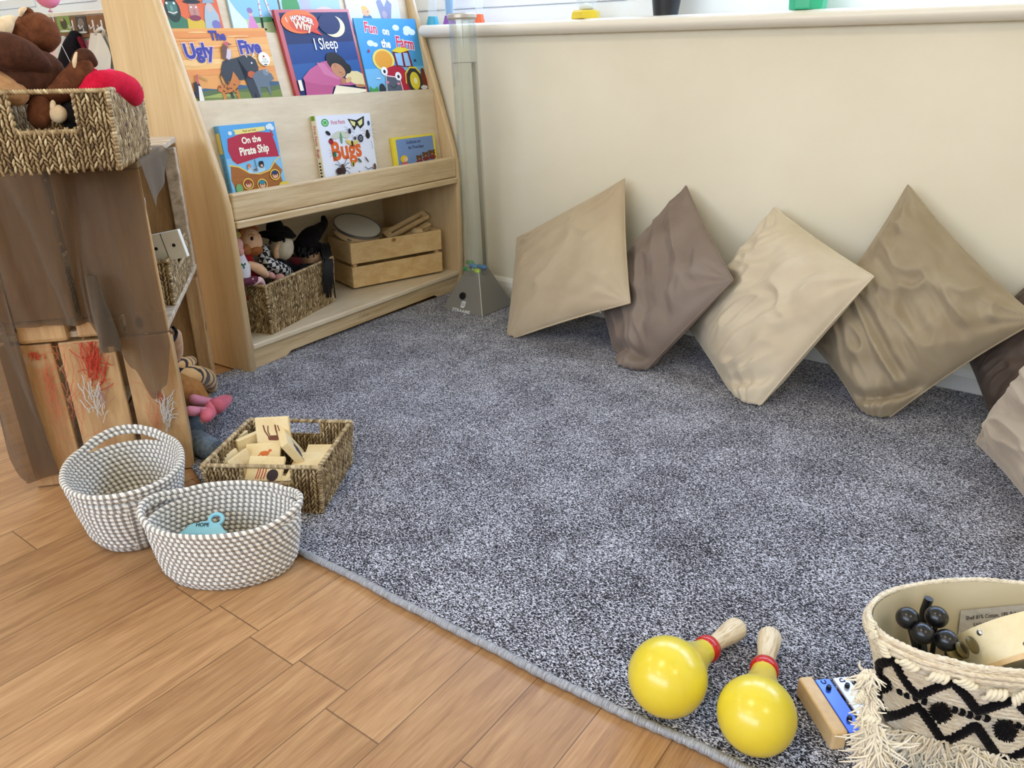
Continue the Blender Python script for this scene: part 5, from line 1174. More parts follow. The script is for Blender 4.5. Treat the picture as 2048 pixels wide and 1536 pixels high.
# long domino tilted: lower left corner, its width runs up the slope
dp = lambda x, y: onp(x, y, kl(.035, .185, .5), GV)
domino('large white one-one domino leaning in the upper crate basket', dp(284, 474), dp(307, 533)-dp(284, 474), dp(328, 408)-dp(284, 474), [(.5, .25), (.5, .75)], .066, .088)
domino('domino half hidden behind the leaning one in the upper crate', cp_(288, 432, .07), (cp_(306, 440, .07)-cp_(288, 432, .07)), UP*1.0+KB*.1, [(.35, .8), (.7, .85)], .045, .05)
domino('domino edge lying low at the open side of the upper crate basket', cp_(338, 520, .02), (cp_(352, 512, .02)-cp_(338, 520, .02)), UP+KB*.1, [], .04, .045)
# ================================================================== WOODEN PICTURE TILES
tw_ = wood('maple tile', (244, 222, 172), (232, 204, 148), (6, 6, 6), sc=3, rough=.45, bumpy=.04); n_t = 0
def tile(lbl, c, ux, uy, S=.078, th=.0105, art=None):
    ux = ux.normalized(); F = frame(c, ux, uy); F = F @ Matrix.Translation(V((-S/2, -S/2, 0)))
    t = thing('picture_tile', lbl, 'tile', c, 'wooden picture tiles'); MB().rbox((0, 0, -th), (S, S, 0), .0022, F, 3).build('block', tw_, t)
    if art: A = Art(F, S, S); art(A); A.build('animal_print', t)
    return t
def a_legs(c):
    def f(A):
        A.poly([(.36, .32), (.60, .30), (.74, .36), (.76, .44), (.64, .46), (.44, .46), (.34, .40)], c); A.line([(.38, .40), (.27, .60), (.24, .78)], .0032, c); A.line([(.42, .42), (.36, .58), (.38, .76)], .0026, c); A.line([(.64, .44), (.60, .62), (.59, .78)], .0036, c); A.line([(.70, .42), (.70, .60), (.66, .76)], .0024, c)
    return f
def a_blob(c, x=.5, y=.4, r=.2):
    def f(A):
        random.seed(int(x*99)); 
        for k in range(9): A.ell(x+random.uniform(-r, r)*.6, y+random.uniform(-r, r)*.5, r*.5, r*.42, c)
        A.line([(x-r, y), (x-r*1.5, y-r)], .003, c); A.line([(x+r*.7, y+r*.3), (x+r*1.2, y+r)], .003, c)
    return f
def a_fox(c):
    def f(A): A.ell(.55, .62, .14, .08, c); A.ell(.70, .70, .05, .05, c); A.line([(.42, .60), (.34, .50), (.44, .52)], .003, c); A.line([(.5, .56), (.5, .44)], .002, c); A.line([(.62, .56), (.64, .46)], .002, c)
    return f
def a_pinklegs(c):
    def f(A):
        for x in (.30, .36, .44, .52): A.line([(x, .30), (x+.03, .55), (x+.02, .72)], .0024, c)
        A.ell(.75, .42, .16, .18, '#3a2c30')
    return f
tile('standing picture tile with brown long-legged animal, tallest in the tile basket', onz(546, 868, .115), RV+UP*.05, UP*1+GV*.22-RV*.05, art=a_legs('#7a4a34'))
tile('thick tile leaning to the right against the standing tile', onz(592, 893, .095), (GV*.93-RV*.37), (UP*.80-RV*.50), th=.018, art=a_blob('#4a4456', .35, .45, .22))
tile('tile standing edge-on near the back left of the tile basket', onz(478, 905, .075)+GV*.0, GV*.95+RV*.30, UP+RV*.10, th=.012)
tile('tile with orange animal standing edge-on beside the tallest tile', onz(505, 900, .075)+RV*.003, GV*.80+RV*.60, UP-GV*.06, th=.012, art=a_fox('#c8742c'))
for k in range(2): tile(('front left tile standing edge-on, first of a pair', 'front left tile standing edge-on, second of a pair')[k], onz(462+22*k, 945, .07)+GV*.02, RV*.30+GV*.95, UP*.85-RV*.40, S=.07, th=.0135)
tile('tile with a small orange squirrel-like print lying tilted in the middle', onz(525, 914, .078), RV*1+GV*.15, GV*.75+UP*.45, art=a_fox('#d8743c'))
tile('tile with pink legs and a dark animal tilted towards the front handle', onz(528, 945, .072), RV*1-GV*.05, GV*.72+UP*.55+RV*.12, S=.08, art=a_pinklegs('#c0504c'))
tile('low tile with a dark bird seen through the front handle opening', onz(528, 975, .052), RV*.9-GV*.30, GV*.80+UP*.32+RV*.35, S=.082, art=a_blob('#3a3034', .60, .52, .26))
tile('plain tile lying at the back right of the tile basket', onz(640, 908, .072), RV*1, GV*.9+UP*.22, S=.07)
tile('plain tile overlapping the others at the right side of the basket', onz(628, 924, .072), RV*1+GV*.02, GV*.9+UP*.20, S=.072)
tile('plain tile lying lowest at the front right of the tile basket', onz(610, 940, .068), RV*1-GV*.1, GV*.9+UP*.18, S=.075)
tile('plain tile flat on the bottom of the tile basket', onz(560, 965, .035), RV*1+GV*.3, GV*.9-RV*.3, S=.08)
tile('plain tile flat under the left pair of tiles', onz(505, 965, .028), RV*1-GV*.2, GV*.9+RV*.2, S=.08)
tile('plain tile flat at the right bottom of the tile basket', onz(620, 985, .030), RV*1, GV, S=.08)
# ================================================================== MARACAS
yel = mat('glossy yellow paint', (230, 208, 58), .30, spec=.5, coat=.35); n = N(yel); n.bump(n.noise(n.coord('Object'), 90, 2), .05, .0006)
redp = mat('glossy red collar', (200, 30, 28), .22, coat=.5); ash = wood('turned ash handle', (232, 206, 160), (196, 158, 104), (1, 1, 1), sc=3, rough=.5)
def maraca(label, cpx, tip, R, grain):
    C = V((0, 0, 0)); zc = .0125+R; C = onz(cpx[0], cpx[1], zc); T = onz(tip[0], tip[1], .030); ax = (T-C).normalized(); L = (T-C).length
    t = thing('maraca', label, 'maraca', (C.x, C.y, .0125), 'pair of maracas')
    n1 = .50*L
    prof = [(0, -R)]+[(R*math.sin(a), -R*math.cos(a)) for a in [PI*k/28 for k in range(1, 20)]]
    r0, h0 = prof[-1]
    for k in range(1, 9):
        f = k/8; prof.append((r0+( .0185-r0)*(1-(1-f)**1.7)*1.0, h0+(n1-h0)*f))
    MB().lathe(prof, C, ax, 48).build('gourd', yel, t, smooth=True)
    MB().lathe([(R*1.0015*math.sin(a), -R*1.0015*math.cos(a)) for a in [PI*k/28 for k in (8.8, 8.95, 9.1, 9.25)]], C, ax, 48).build('moulding_seam', mat('yellow seam', (230, 206, 52), .35), t, smooth=True)
    MB().lathe([(.0180, n1-.002), (.0205, n1), (.0215, n1+.005), (.0212, n1+.012), (.0200, n1+.016), (.0165, n1+.0175)], C, ax, 40).build('collar', redp, t, smooth=True, label='shiny red collar')
    w_ = mat(grain, (232, 208, 166), .5)
    if not w_.node_tree.nodes.get('done'):
        n = N(w_); q = ax.to_track_quat('Z', 'Y').to_euler(); m_ = n.n('ShaderNodeVectorRotate', rotation_type='EULER_XYZ', invert=True); c_ = n.n('ShaderNodeTexCoord'); n.l(c_.outputs['Object'], m_.inputs['Vector']); m_.inputs['Rotation'].default_value = q
        mp = n.n('ShaderNodeMapping'); mp.inputs['Scale'].default_value = (30, 30, 2.2); n.l(m_.outputs[0], mp.inputs['Vector']); f = n.noise(mp.outputs[0], 8, 3, .6); n.base(n.ramp(f, [(.36, (206, 176, 130)), (.50, (230, 208, 168)), (.7, (238, 220, 184))])); n.bump(f, .2, .0008)
    s0 = n1+.017; E_ = L+.012-s0
    hp_ = [(.0165, s0), (.0130, s0+.002)]+[(.0125+.0065*math.sin(min(1, f*1.15)*PI*.5)**2.2 if f < .80 else .0190*math.sqrt(max(0, 1-((f-.80)/.20)**2)), s0+E_*f) for f in [k/24 for k in range(1, 25)]]
    MB().lathe(hp_, C, ax, 32).build('handle', w_, t, smooth=True, label='turned pale wooden handle')
maraca('yellow maraca with red collar, the left and farther one of the pair on the carpet', (1335, 1353), (1474, 1256), .0575, 'ash grain a')
maraca('yellow maraca with red collar, nearer one with its handle pointing to the wall', (1513, 1430), (1540, 1272), .0535, 'ash grain b')
# ================================================================== GLOCKENSPIEL
T1, T2, Tr = onz(1596, 1353, .046), onz(1668, 1467, .046), onz(1627, 1350, .046)
ub = (T2-T1).normalized(); LB = (T2-T1).length; vb = V((-ub.y, ub.x, 0)); vb = vb if vb.x > 0 else -vb; wb_ = min(.022, abs((Tr-T1).dot(vb)))
XM = Matrix(((ub.x, vb.x, 0, T1.x), (ub.y, vb.y, 0, T1.y), (0, 0, 1, 0), (0, 0, 0, 1)))
xy = thing('glockenspiel', 'small glockenspiel with wooden side bar and coloured metal keys beside the fringed basket', 'instrument', (T1.x, T1.y, .0125))
lime = wood('lime wood bar', (226, 192, 140), (206, 168, 114), (3, 3, 3), sc=5, rough=.45, bumpy=.05)
MB().rbox((0, 0, .0125), (LB, wb_, .046), .004, XM, 3).build('side_bar', lime, xy)
drk = mat('dark brown rail', (92, 56, 34), .5)
for u0 in (.018, LB-.030): MB().rbox((u0, wb_, .020), (u0+.012, wb_+.064, .033), .001, XM).build('cross_rail', drk, xy)
scr = mat('black screw head', (22, 22, 26), .3, metal=.4)
for k, (c, nm, ch) in enumerate((((64, 104, 222), 'blue', 'C'), ((226, 230, 238), 'silver', 'D'))):
    v0 = wb_+.004+k*.029; km = MB().rbox((.002, v0, .034), (LB-.004-k*.004, v0+.024, .0385), .0012, XM).build('key', mat('key '+nm, c, .22, metal=.35, coat=.5), xy, label=nm+' metal key')
    for u0 in (.022, LB-.026): MB().lathe([(0, .006), (.0032, .006), (.0038, .003), (.0038, 0)], XM @ V((u0, v0+.012, .0386)), (0, 0, 1), 12).build('screw', scr, km, smooth=True, ang=40)
    A = Art(XM @ Matrix(((0, 1, 0, .016), (1, 0, 0, v0), (0, 0, 1, .0386), (0, 0, 0, 1))) if False else frame(XM @ V((.0155, v0+.002, .0387)), -ub, vb*-1) @ Matrix.Translation(V((0, -.020, 0))), .014, .020, .0005); A.text(ch, .5, .5, .55, '#16204a', .03); A.build('note_letter', km)
# ================================================================== FRINGED BASKET
rd_, dd_ = RV, GV
def brc(z): f = max(0, min(1, z/.20)); return (.690-.032*f, .812+.004*f, .145+.037*f**.6, .088+.006*f)
ZR = .20
def bs(th, z, off=0):
    rc, dc, A_, B_ = brc(z); n_ = V((math.cos(th)/A_, math.sin(th)/B_)).normalized()
    return rd_*(rc+math.cos(th)*A_+n_.x*off)+dd_*(dc+math.sin(th)*B_+n_.y*off)+UP*z
def inside_b(p, off=0):
    rc, dc, A_, B_ = brc(p.z); return ((p.dot(rd_)-rc)/(A_+off))**2+((p.dot(dd_)-dc)/(B_+off))**2 < 1
def bhit(px, py, off=0.002):
    d = ray(px, py).normalized(); t_ = .4
    while t_ < 1.8:
        p = CP+d*t_
        if p.z < ZR+.02 and inside_b(p, off): return p
        t_ += .0012
    return CP+d*1.1
def bnorm(p):
    rc, dc, A_, B_ = brc(p.z); return (rd_*((p.dot(rd_)-rc)/A_**2)+dd_*((p.dot(dd_)-dc)/B_**2)).normalized()
fb = thing('fringed_basket', 'cream woven bin with black diamond pattern, knots and fringe, at the bottom right', 'basket', rd_*.70+dd_*.812+UP*.0125)
cw_ = mat('cream woven cotton', (222, 204, 172), .9, spec=.1, sheen=.2); n = N(cw_)
v = n.coord('Object', (60, 60, 210)); a = n.noise(v, 2.2, 3, .6, .3); n.base(n.ramp(a, [(.35, (212, 192, 162)), (.55, (236, 222, 194)), (.7, (246, 236, 214))])); n.bump(a, .7, .003)
lin_ = mat('calico lining', (224, 208, 172), .85, spec=.1); n = N(lin_); n.bump(n.noise(n.coord('Object'), 18, 3), .25, .004)
wob = lambda th, z: .0035*noise.noise(V((math.cos(th)*3, math.sin(th)*3, z*14)))+.0012*math.sin(z*900)
MB().grid(lambda a, b: bs(a*2*PI, .0125+b*(ZR-.0125), wob(a*2*PI, b*.2)), 200, 90, True).build('woven_body', cw_, fb, smooth=True)
MB().grid(lambda a, b: bs(-a*2*PI, .016+b*(ZR-.014), -.008), 120, 20, True).build('lining', lin_, fb, smooth=True)
MB().grid(lambda a, b: bs(a*2*PI, .016, -.008-.075*b), 80, 4, True).build('base', lin_, fb)
rim = MB(); 
for k_, (rr_, zz_) in enumerate(((.0042, ZR+.001), (.0038, ZR-.007), (.0036, ZR-.0145))):
    pts = []; 
    for i in range(300):
        th = 2*PI*i/300; pts.append(bs(th, zz_+.0022*noise.noise(V((math.cos(th)*4, math.sin(th)*4, 7))), (-.003, .002, .0025)[k_]))
    rim.tube(pts, [rr_*(1+.16*math.sin(i*2*PI*.33+k_)) for i in range(300)], 8, closed=True)
rim.build('rolled_rim', cw_, fb, smooth=True)
bw = mat('black wool', (18, 16, 18), .95, spec=.1, sheen=.1); n = N(bw); n.bump(n.noise(n.coord('Object'), 260, 2), .8, .003)
def strip(pts, w_px, name='zigzag_band', m=bw, lift=.003):
    """thick woven band following the surface through picture points"""
    P = []
    for (x0, y0), (x1, y1) in zip(pts, pts[1:]):
        k_ = max(2, int(math.hypot(x1-x0, y1-y0)/4))
        for i in range(k_): P.append((x0+(x1-x0)*i/k_, y0+(y1-y0)*i/k_))
    P.append(pts[-1]); Q_ = [bhit(*p) for p in P]; mb = MB()
    s = mpp(Q_[0])*w_px/2
    vs = []
    for i, q in enumerate(Q_):
        t_ = (Q_[min(i+1, len(Q_)-1)]-Q_[max(i-1, 0)]).normalized(); nn = bnorm(q); sd = nn.cross(t_).normalized(); j = 1+.14*(1 if i % 2 else -1)
        for (a_, b_) in ((-1, -.002), (-.92, lift*.7), (0, lift), (.92, lift*.7), (1, -.002)): vs.append(q+sd*s*a_*j+nn*b_)
    fs = [(i*5+k, i*5+k+1, (i+1)*5+k+1, (i+1)*5+k) for i in range(len(Q_)-1) for k in range(4)]
    mb.add(vs, fs).build(name, m, fb, smooth=True)
strip([(1757, 1352), (1757, 1328), (1788, 1320), (1800, 1345), (1818, 1372), (1836, 1392), (1870, 1376), (1905, 1364), (1932, 1392), (1956, 1424), (1990, 1412), (2030, 1400), (2060, 1430), (2085, 1450)], 17)
strip([(1757, 1350), (1758, 1395), (1772, 1434), (1800, 1428), (1836, 1412), (1862, 1448), (1886, 1484), (1920, 1470), (1952, 1452), (1976, 1486), (2000, 1522), (2030, 1512), (2060, 1500)], 17)
strip([(1757, 1352), (1775, 1368)], 16)
for k, (x, y) in enumerate([(1800, 1383), (1814, 1390), (1831, 1396), (1848, 1403), (1908, 1420), (1923, 1425), (1938, 1430), (1954, 1433), (1972, 1437), (2034, 1450), (2048, 1454)]): strip([(x-5, y-2), (x+6, y+2)], 14, 'stitched_dot')
random.seed(21)
for (x, y, r) in ((1772, 1366, 16), (1880, 1418, 20), (2006, 1452, 21)):
    q = bhit(x, y); nn = bnorm(q); s = mpp(q)*r; b_ = MB(); b_.ell(q+nn*s*.5, (s*.9, s*.9, s*.9), 18, 12, None, lambda d: 1+.16*noise.noise(V(d)*4))
    for k in range(90):
        d = V((random.gauss(0, 1), random.gauss(0, 1), random.gauss(0, 1))).normalized(); p = q+nn*s*.5+d*s*.8; b_.tube([p, p+d*s*.3], [.0012, .0008], 4, False)
    b_.build('pompom', bw, fb, smooth=True, label='black wool pompom')
kn = mat('knotted cotton tape', (238, 228, 200), .85, spec=.15, sheen=.2)
def knot(x, y, r, an, sd):
    q = bhit(x, y); nn = bnorm(q); s = mpp(q)*r; a = (CR*math.cos(an)+CU*math.sin(an)); a = (a-nn*a.dot(nn)).normalized(); b = nn.cross(a); rnd = random.Random(sd); mb = MB()
    for k in range(4):
        f = (k-1.5)*.42; pts = [q+a*s*(f-.25)+b*s*-.55+nn*.002, q+a*s*(f*1.0)+nn*(s*.62)+b*s*rnd.uniform(-.1, .1), q+a*s*(f*.8+.35)+b*s*.5+nn*.003]
        mb.tube(smoothpath([tuple(p) for p in pts], 6), [s*.10]+[s*(.20+.04*math.sin(j)) for j in range(11)]+[s*.10], 8)
    mb.ell(q+nn*s*.15, (s*.6, s*.5, s*.45), 12, 8)
    mb.build('fabric_knot', kn, fb, smooth=True)
KN = [(1748, 1247, 14, 1.2), (1752, 1268, 13, .3), (1772, 1297, 17, -.9), (1817, 1325, 21, -.3), (1875, 1350, 22, .1), (1930, 1362, 21, -.5), (1986, 1384, 24, .2), (2034, 1392, 21, .9),
      (1727, 1352, 16, .4), (1724, 1390, 17, 1.0), (1742, 1434, 19, .1), (1788, 1468, 18, 0), (1850, 1494, 24, -.5), (1898, 1516, 24, .7), (1948, 1516, 22, .1), (1996, 1532, 22, .4)]
for k, (x, y, r, an) in enumerate(KN): knot(x, y, r, an, k)
fr = MB(); random.seed(33)
def fringe_at(x, y, L0):
    q = bhit(x, y); nn = bnorm(q); side = nn.cross(UP).normalized()
    d = (nn*random.uniform(.15, 1.0)-UP*random.uniform(-.1, 1.0)+side*random.gauss(0, .7)).normalized(); L_ = L0*random.uniform(.5, 1.2); cur = V((random.gauss(0, 1), random.gauss(0, 1), random.gauss(0, 1)))*.4
    p = q; pts = [p]
    for j in range(4): d = (d+cur*.35-UP*.12).normalized(); p = p+d*L_/4; p.z = max(p.z, .016); pts.append(p)
    fr.tube(pts, [.0019, .0018, .0016, .0013, .0008], 4, False)
for k in range(1500):
    u = random.random(); x = 1742+u*330; yt = 1452+u*75+random.uniform(-6, 70) if u < .9 else 1530
    fringe_at(x, yt, .040)
for k in range(330): fringe_at(random.uniform(1722, 1756), random.uniform(1335, 1520), .020)
o = fr.build('fringe', mat('raw cotton fringe', (238, 226, 202), .9, spec=.1, sheen=.2), fb, smooth=True); o['kind'] = 'stuff'
# care label on the far inside wall
def bin_far(px, py):
    d = ray(px, py).normalized(); t_ = 1.9
    while t_ > .5:
        p = CP+d*t_
        if p.z > .01 and inside_b(p, -.0105): return p
        t_ -= .0012
    return CP+d
g = MB().grid(lambda a, b: bin_far(1922+150*a-6*b, 1221-14*a+50*b), 16, 6); g.build('care_label', mat('satin label', (206, 198, 188), .45), fb)
lv, lf = text_mesh('Shell 81% Cotton, 19% Polyester', .012); mb = MB()
mb.add([(lambda p: p-bnorm(p)*.0008)(bin_far(1932+(v.x+6.6)*9.2, 1236-13*((v.x+6.6)/14)-v.y*11)) for v in lv], lf)
lv, lf = text_mesh('Lining 100% Cotton', .012); mb.add([(lambda p: p-bnorm(p)*.0008)(bin_far(1947+(v.x+4)*9.2, 1249-9*((v.x+4)/8)-v.y*11)) for v in lv], lf)
mb.build('label_print', mat('label ink', (70, 62, 60), .6), fb)
# contents: black beaters
bk_m = mat('black lacquer', (16, 16, 18), .28, spec=.5, coat=.2)
def beater(lbl, x, y, z, r, dirv, L=.12):
    d = ray(x, y).normalized(); c = onz(x, y, z); t = thing('ball_beater', lbl, 'beater', c, 'black ball beaters')
    MB().ell(c, r, 28, 18).build('ball_head', bk_m, t, smooth=True); MB().tube([c, c+dirv.normalized()*L], .0035, 10).build('stick', bk_m, t, smooth=True)
beater('black ball beater at the left rim of the fringed basket', 1815, 1236, .196, .0150, V((.35, .15, -1)))
beater('black ball beater farthest up, beside the black stick', 1873, 1234, .200, .0148, V((.1, .05, -1)))
beater('black ball beater in the middle of the cluster in the fringed basket', 1845, 1267, .190, .0145, V((.25, .2, -1)))
beater('black ball beater nearest the bronze discs', 1893, 1281, .186, .0150, V((.2, .25, -1)))
p_ = onz(1858, 1197, .205); t = tag(MB().tube([p_, p_-UP*.02+RV*-.002, p_-UP*.13-GV*.01], [.0062, .0062, .005], 14).build('black_stick', bk_m, smooth=True, ang=40), 'short black stick end standing up behind the black balls', 'stick')
# jingle drum
ax = (CR*.12-CU*.80-_f*.60).normalized(); Rh, Wd = .088, .052
_d = ray(2070, 1335); cn = CP+_d*((.795-CP.dot(GV))/_d.dot(GV)); t = thing('tambourine', 'large pale wood tambourine with metal studs inside the fringed basket', 'tambourine', cn)
drw = wood('pale beech hoop', (240, 226, 188), (228, 208, 160), (5, 5, 5), sc=3, rough=.4, bumpy=.03)
MB().lathe([(Rh-.006, -Wd), (Rh, -Wd), (Rh, 0), (Rh-.006, 0), (Rh-.006, -Wd)], cn, ax, 64).build('hoop', drw, t, smooth=True, ang=40)
MB().lathe([(Rh+.0002, -.003), (Rh+.004, -.003), (Rh+.004, .0035), (Rh-.004, .0035), (Rh-.004, .001)], cn, ax, 64).build('edge_ring', lime, t, smooth=True, ang=40)
MB().lathe([(0, .0005), (Rh-.003, .0005), (Rh-.003, -.0005), (0, -.0005)], cn, ax, 48).build('drum_skin', mat('pale skin head', (240, 230, 206), .5), t)
e1_ = (CU-ax*CU.dot(ax)).normalized(); e2_ = ax.cross(e1_); chrome = mat('chrome stud', (210, 212, 216), .15, metal=1)
for k in range(12):
    an = k*2*PI/12+.2; d = e1_*math.cos(an)+e2_*math.sin(an); MB().lathe([(0, .0022), (.0025, .0018), (.0042, 0)], cn-ax*(.013 if k % 2 else .043)+d*Rh, d, 14).build('stud', chrome, t, smooth=True)
bz_ = mat('aged bronze disc', (92, 80, 44), .35, metal=.7)
for x, y, z in ((1925, 1299, .186), (1945, 1290, .190), (1912, 1304, .18)):
    c = onz(x, y, z); MB().lathe([(0, .002), (.006, .0015), (.0115, .0004), (.0118, 0), (.0115, -.0004), (0, -.001)], c, (CU*.5-_f*.7+CR*.4*(1 if x > 1920 else -.6)), 24).build('jingle_disc', bz_, t, smooth=True)
# ================================================================== ON THE SILL
def sillthing(name, lbl, cat, px, Y=WY+.005): 
    p = ony(px, 30, Y); return thing(name, lbl, cat, (p.x, Y, SILL)), p.x, Y, (Y-CP.y)
clr = mat('clear plastic', (226, 236, 240), .12, alpha=.28); 
def timer(px, basec, liq, lbl, w=.022, sq=False, H=.16):
    t, x, y, _ = sillthing('liquid_timer', lbl, 'timer', px); s = 4 if sq else 28
    mb = mat('timer base '+basec, basec, .3, coat=.3)
    pr_ = [(0, 0), (w*1.15, 0), (w*1.12, .004), (w*.86, .026), (w*.82, .030), (0, .030)]
    MB().lathe(pr_, (x, y, SILL), (0, 0, 1), s, xdir=(1, 1, 0)).build('base', mb, t, smooth=not sq, ang=40); MB().lathe(pr_, (x, y, SILL+H), (0, 0, -1), s, xdir=(1, 1, 0)).build('top', mb, t, smooth=not sq, ang=40)
    MB().lathe([(w*.74, .030), (w*.74, H-.03)], (x, y, SILL), (0, 0, 1), 28).build('clear_body', clr, t, smooth=True)
    if liq: MB().lathe([(0, .032), (w*.55, .034), (w*.66, .08), (w*.66, .118), (w*.3, .125), (0, .125)], (x, y, SILL), (0, 0, 1), 24).build('liquid', mat('liquid '+liq, liq, .2, alpha=.75), t, smooth=True)
timer(865, '#3aa8c4', None, 'teal-based clear liquid timer on the sill beside the bookshelf')
timer(899, '#8a48a8', '#4aa8e0', 'purple-based liquid timer with blue liquid half hidden behind the tube lamp')
timer(958, '#e86838', None, 'orange-based clear liquid timer on the sill right of the tube lamp', .019)
# yellow sand timer
t, x, y, _ = sillthing('sand_timer', 'yellow-based clear glass sand timer on the window sill', 'timer', 1172); yb = mat('yellow plastic', (236, 208, 56), .35)
MB().lathe([(0, 0), (.049, 0), (.050, .004), (.047, .020), (.042, .026), (0, .027)], (x, y, SILL), (0, 0, 1), 6).build('base', yb, t); MB().lathe([(0, 0), (.049, 0), (.050, .004), (.047, .020), (.042, .026), (0, .027)], (x, y, SILL+.19), (0, 0, -1), 6).build('top', yb, t)
MB().lathe([(.020, .027), (.034, .045), (.034, .07), (.006, .094), (.034, .120), (.034, .145), (.020, .163)], (x, y, SILL), (0, 0, 1), 28).build('glass_bulb', clr, t, smooth=True)
MB().lathe([(0, .028), (.026, .030), (.018, .044), (0, .050)], (x, y, SILL), (0, 0, 1), 20).build('sand', mat('white sand', (240, 238, 226), .9), t, smooth=True)
t, x, y, _ = sillthing('flower_pot', 'black tapered plant pot on the window sill', 'plant pot', 1331); pot = mat('black plastic pot', (34, 38, 44), .4)
MB().lathe([(0, .001), (.038, 0), (.050, .085), (.055, .087), (.056, .102), (.052, .102), (.046, .088), (.036, .006), (0, .006)], (x, y, SILL), (0, 0, 1), 36).build('pot', pot, t, smooth=True, ang=40)
MB().lathe([(0, .086), (.046, .084)], (x, y, SILL), (0, 0, 1), 24).build('soil', mat('potting soil', (60, 44, 34), .95), t)
gl_ = mat('leaf green', (74, 126, 62), .5); lf_ = MB(); random.seed(8)
for k in range(16):
    an = random.uniform(0, 6.28); o1 = V((x+math.cos(an)*.02, y+math.sin(an)*.02, SILL+.085)); d = V((math.cos(an)*.5, math.sin(an)*.4, 1)).normalized(); lf_.tube([o1, o1+d*.06, o1+d*.12+V((math.cos(an)*.03, 0, -.01))], [.002, .009, .001], 6, flatn=.3)
lf_.build('leaves', gl_, t, smooth=True)
t, x, y, _ = sillthing('plastic_tub', 'green translucent plastic tub at the right of the sill', 'tub', 1613, WY-.005); gt = mat('green plastic', (58, 190, 142), .3)
MB().lathe([(0, 0), (.048, 0), (.050, .004), (.056, .10), (.053, .10), (.047, .006), (0, .006)], (x, y, SILL), (0, 0, 1), 8, sx=1, sy=.8, xdir=(1, .4, 0)).build('tub', gt, t); MB().lathe([(0, .10), (.058, .10), (.058, .112), (0, .114)], (x, y, SILL), (0, 0, 1), 8, sy=.8, xdir=(1, .4, 0)).build('lid', gt, t)
# ================================================================== FAR LEFT OF THE ROOM
YW = WY
def wp(px, py, o=.01): return ony(px, py, YW-o)
brd_ = wood('brown pinboard', (150, 110, 76), (128, 90, 60), (3, 3, 3), sc=5, rough=.8); a_, b_ = wp(60, 36), wp(225, 79)
t = thing('coat_board', 'brown board with hooks on the far wall left of the bookshelf', 'coat rack', (a_.x, YW, b_.z))
zt2, zb2 = 1.145, wp(114, 78).z; MB().rbox((a_.x, YW-.02, zb2), (b_.x+.3, YW-.0015, zt2), .004).build('board', brd_, t)
hk = mat('white hook', (232, 230, 228), .3)
for px in (146, 166, 187, 204):
    c = wp(px, 52, .022); MB().rbox((c.x-.008, YW-.024, c.z-.03), (c.x+.008, YW-.0205, c.z+.03), .001).tube([c, c+V((0, -.02, -.015)), c+V((0, -.025, .005))], .004, 8).build('hook', hk, t, smooth=True, ang=40)
def poster(lbl, px0, py0, px1, py1, c, shapes):
    p, q = wp(px0, py1, .0225), wp(px1, py0, .0225); F = frame(V((p.x, YW-.0225, p.z)), V((1, 0, 0)), UP); W, H = q.x-p.x, q.z-p.z
    t = thing('photo_card', lbl, 'card', p, 'photo cards on the coat board'); MB().box((0, 0, 0), (W, H, .0015), F).build('card', flat(c), t); A = Art(F @ Matrix.Translation(V((0, 0, .0016))), W, H, .002)
    for s_ in shapes: A.ell(*s_)
    A.build('picture', t)
poster('green photo card at the left of the coat board', 119, 32, 138, 66, '#8aa85a', [(.5, .55, .25, .35, '#4a4a30'), (.5, .1, .4, .06, '#e8e8e0'), (.45, .8, .12, .1, '#c0a080')])
poster('dark photo card in the middle of the coat board', 157, 32, 170, 68, '#4a4644', [(.5, .6, .3, .3, '#8a8078'), (.5, .08, .45, .06, '#e0e0dc')])
cv = mat('natural canvas', (232, 228, 216), .85); t = thing('tote_bag', 'natural canvas bag hanging from the coat board on the far wall', 'bag', wp(200, 150, .06))
def tote(a, b):
    p = wp(181+36*a+(b-.5)*12, 66+96*b, .05); wv = .5-.35*(1-b)**2; c = wp(200+(b-.5)*14, 66+96*b, .05); q = c+(p-c)*(.55+.55*min(1, b*2.2)); q.y = YW-.05-.035*math.sin(PI*a)*min(1, .3+b)-.01*math.sin(a*9+b*5); return q
mb = MB().grid(tote, 18, 22); mb.grid(lambda a, b: (lambda q: V((q.x, YW-.024, q.z)))(tote(1-a, b)), 18, 22); mb.build('bag_body', cv, t, smooth=True)
MB().tube([wp(192, 68, .05), wp(196, 60, .06), wp(203, 56, .065), wp(208, 62, .06), wp(207, 70, .05)], .009, 8).build('gathered_neck', cv, t, smooth=True)
t = thing('hanging_coat', 'black coat with dark red strap hanging under the coat board', 'coat', wp(148, 130, .05)); kb_ = fuzz('black coat cloth', (34, 30, 36), (20, 18, 22))
plush([wp(150, 74, .05), wp(146, 95, .06), wp(142, 122, .06), wp(140, 150, .06)], [.035, .055, .065, .07], None, 16, .12).build('coat_body', kb_, t, smooth=True); plush([wp(160, 78, .05), wp(168, 95, .05), wp(174, 112, .05)], [.014, .014, .012], None, 10, .05).build('strap', fuzz('dark red webbing', (122, 30, 48), (96, 22, 36)), t, smooth=True)
t = thing('hanging_towel', 'white towel hanging beside the black coat on the far wall', 'towel', wp(126, 130, .04)); plush([wp(128, 80, .04), wp(127, 100, .045), wp(126, 125, .045), wp(126, 150, .045)], [.022, .036, .040, .042], None, 14, .15).build('cloth', fuzz('white towelling', (232, 230, 226), (214, 212, 208)), t, smooth=True)
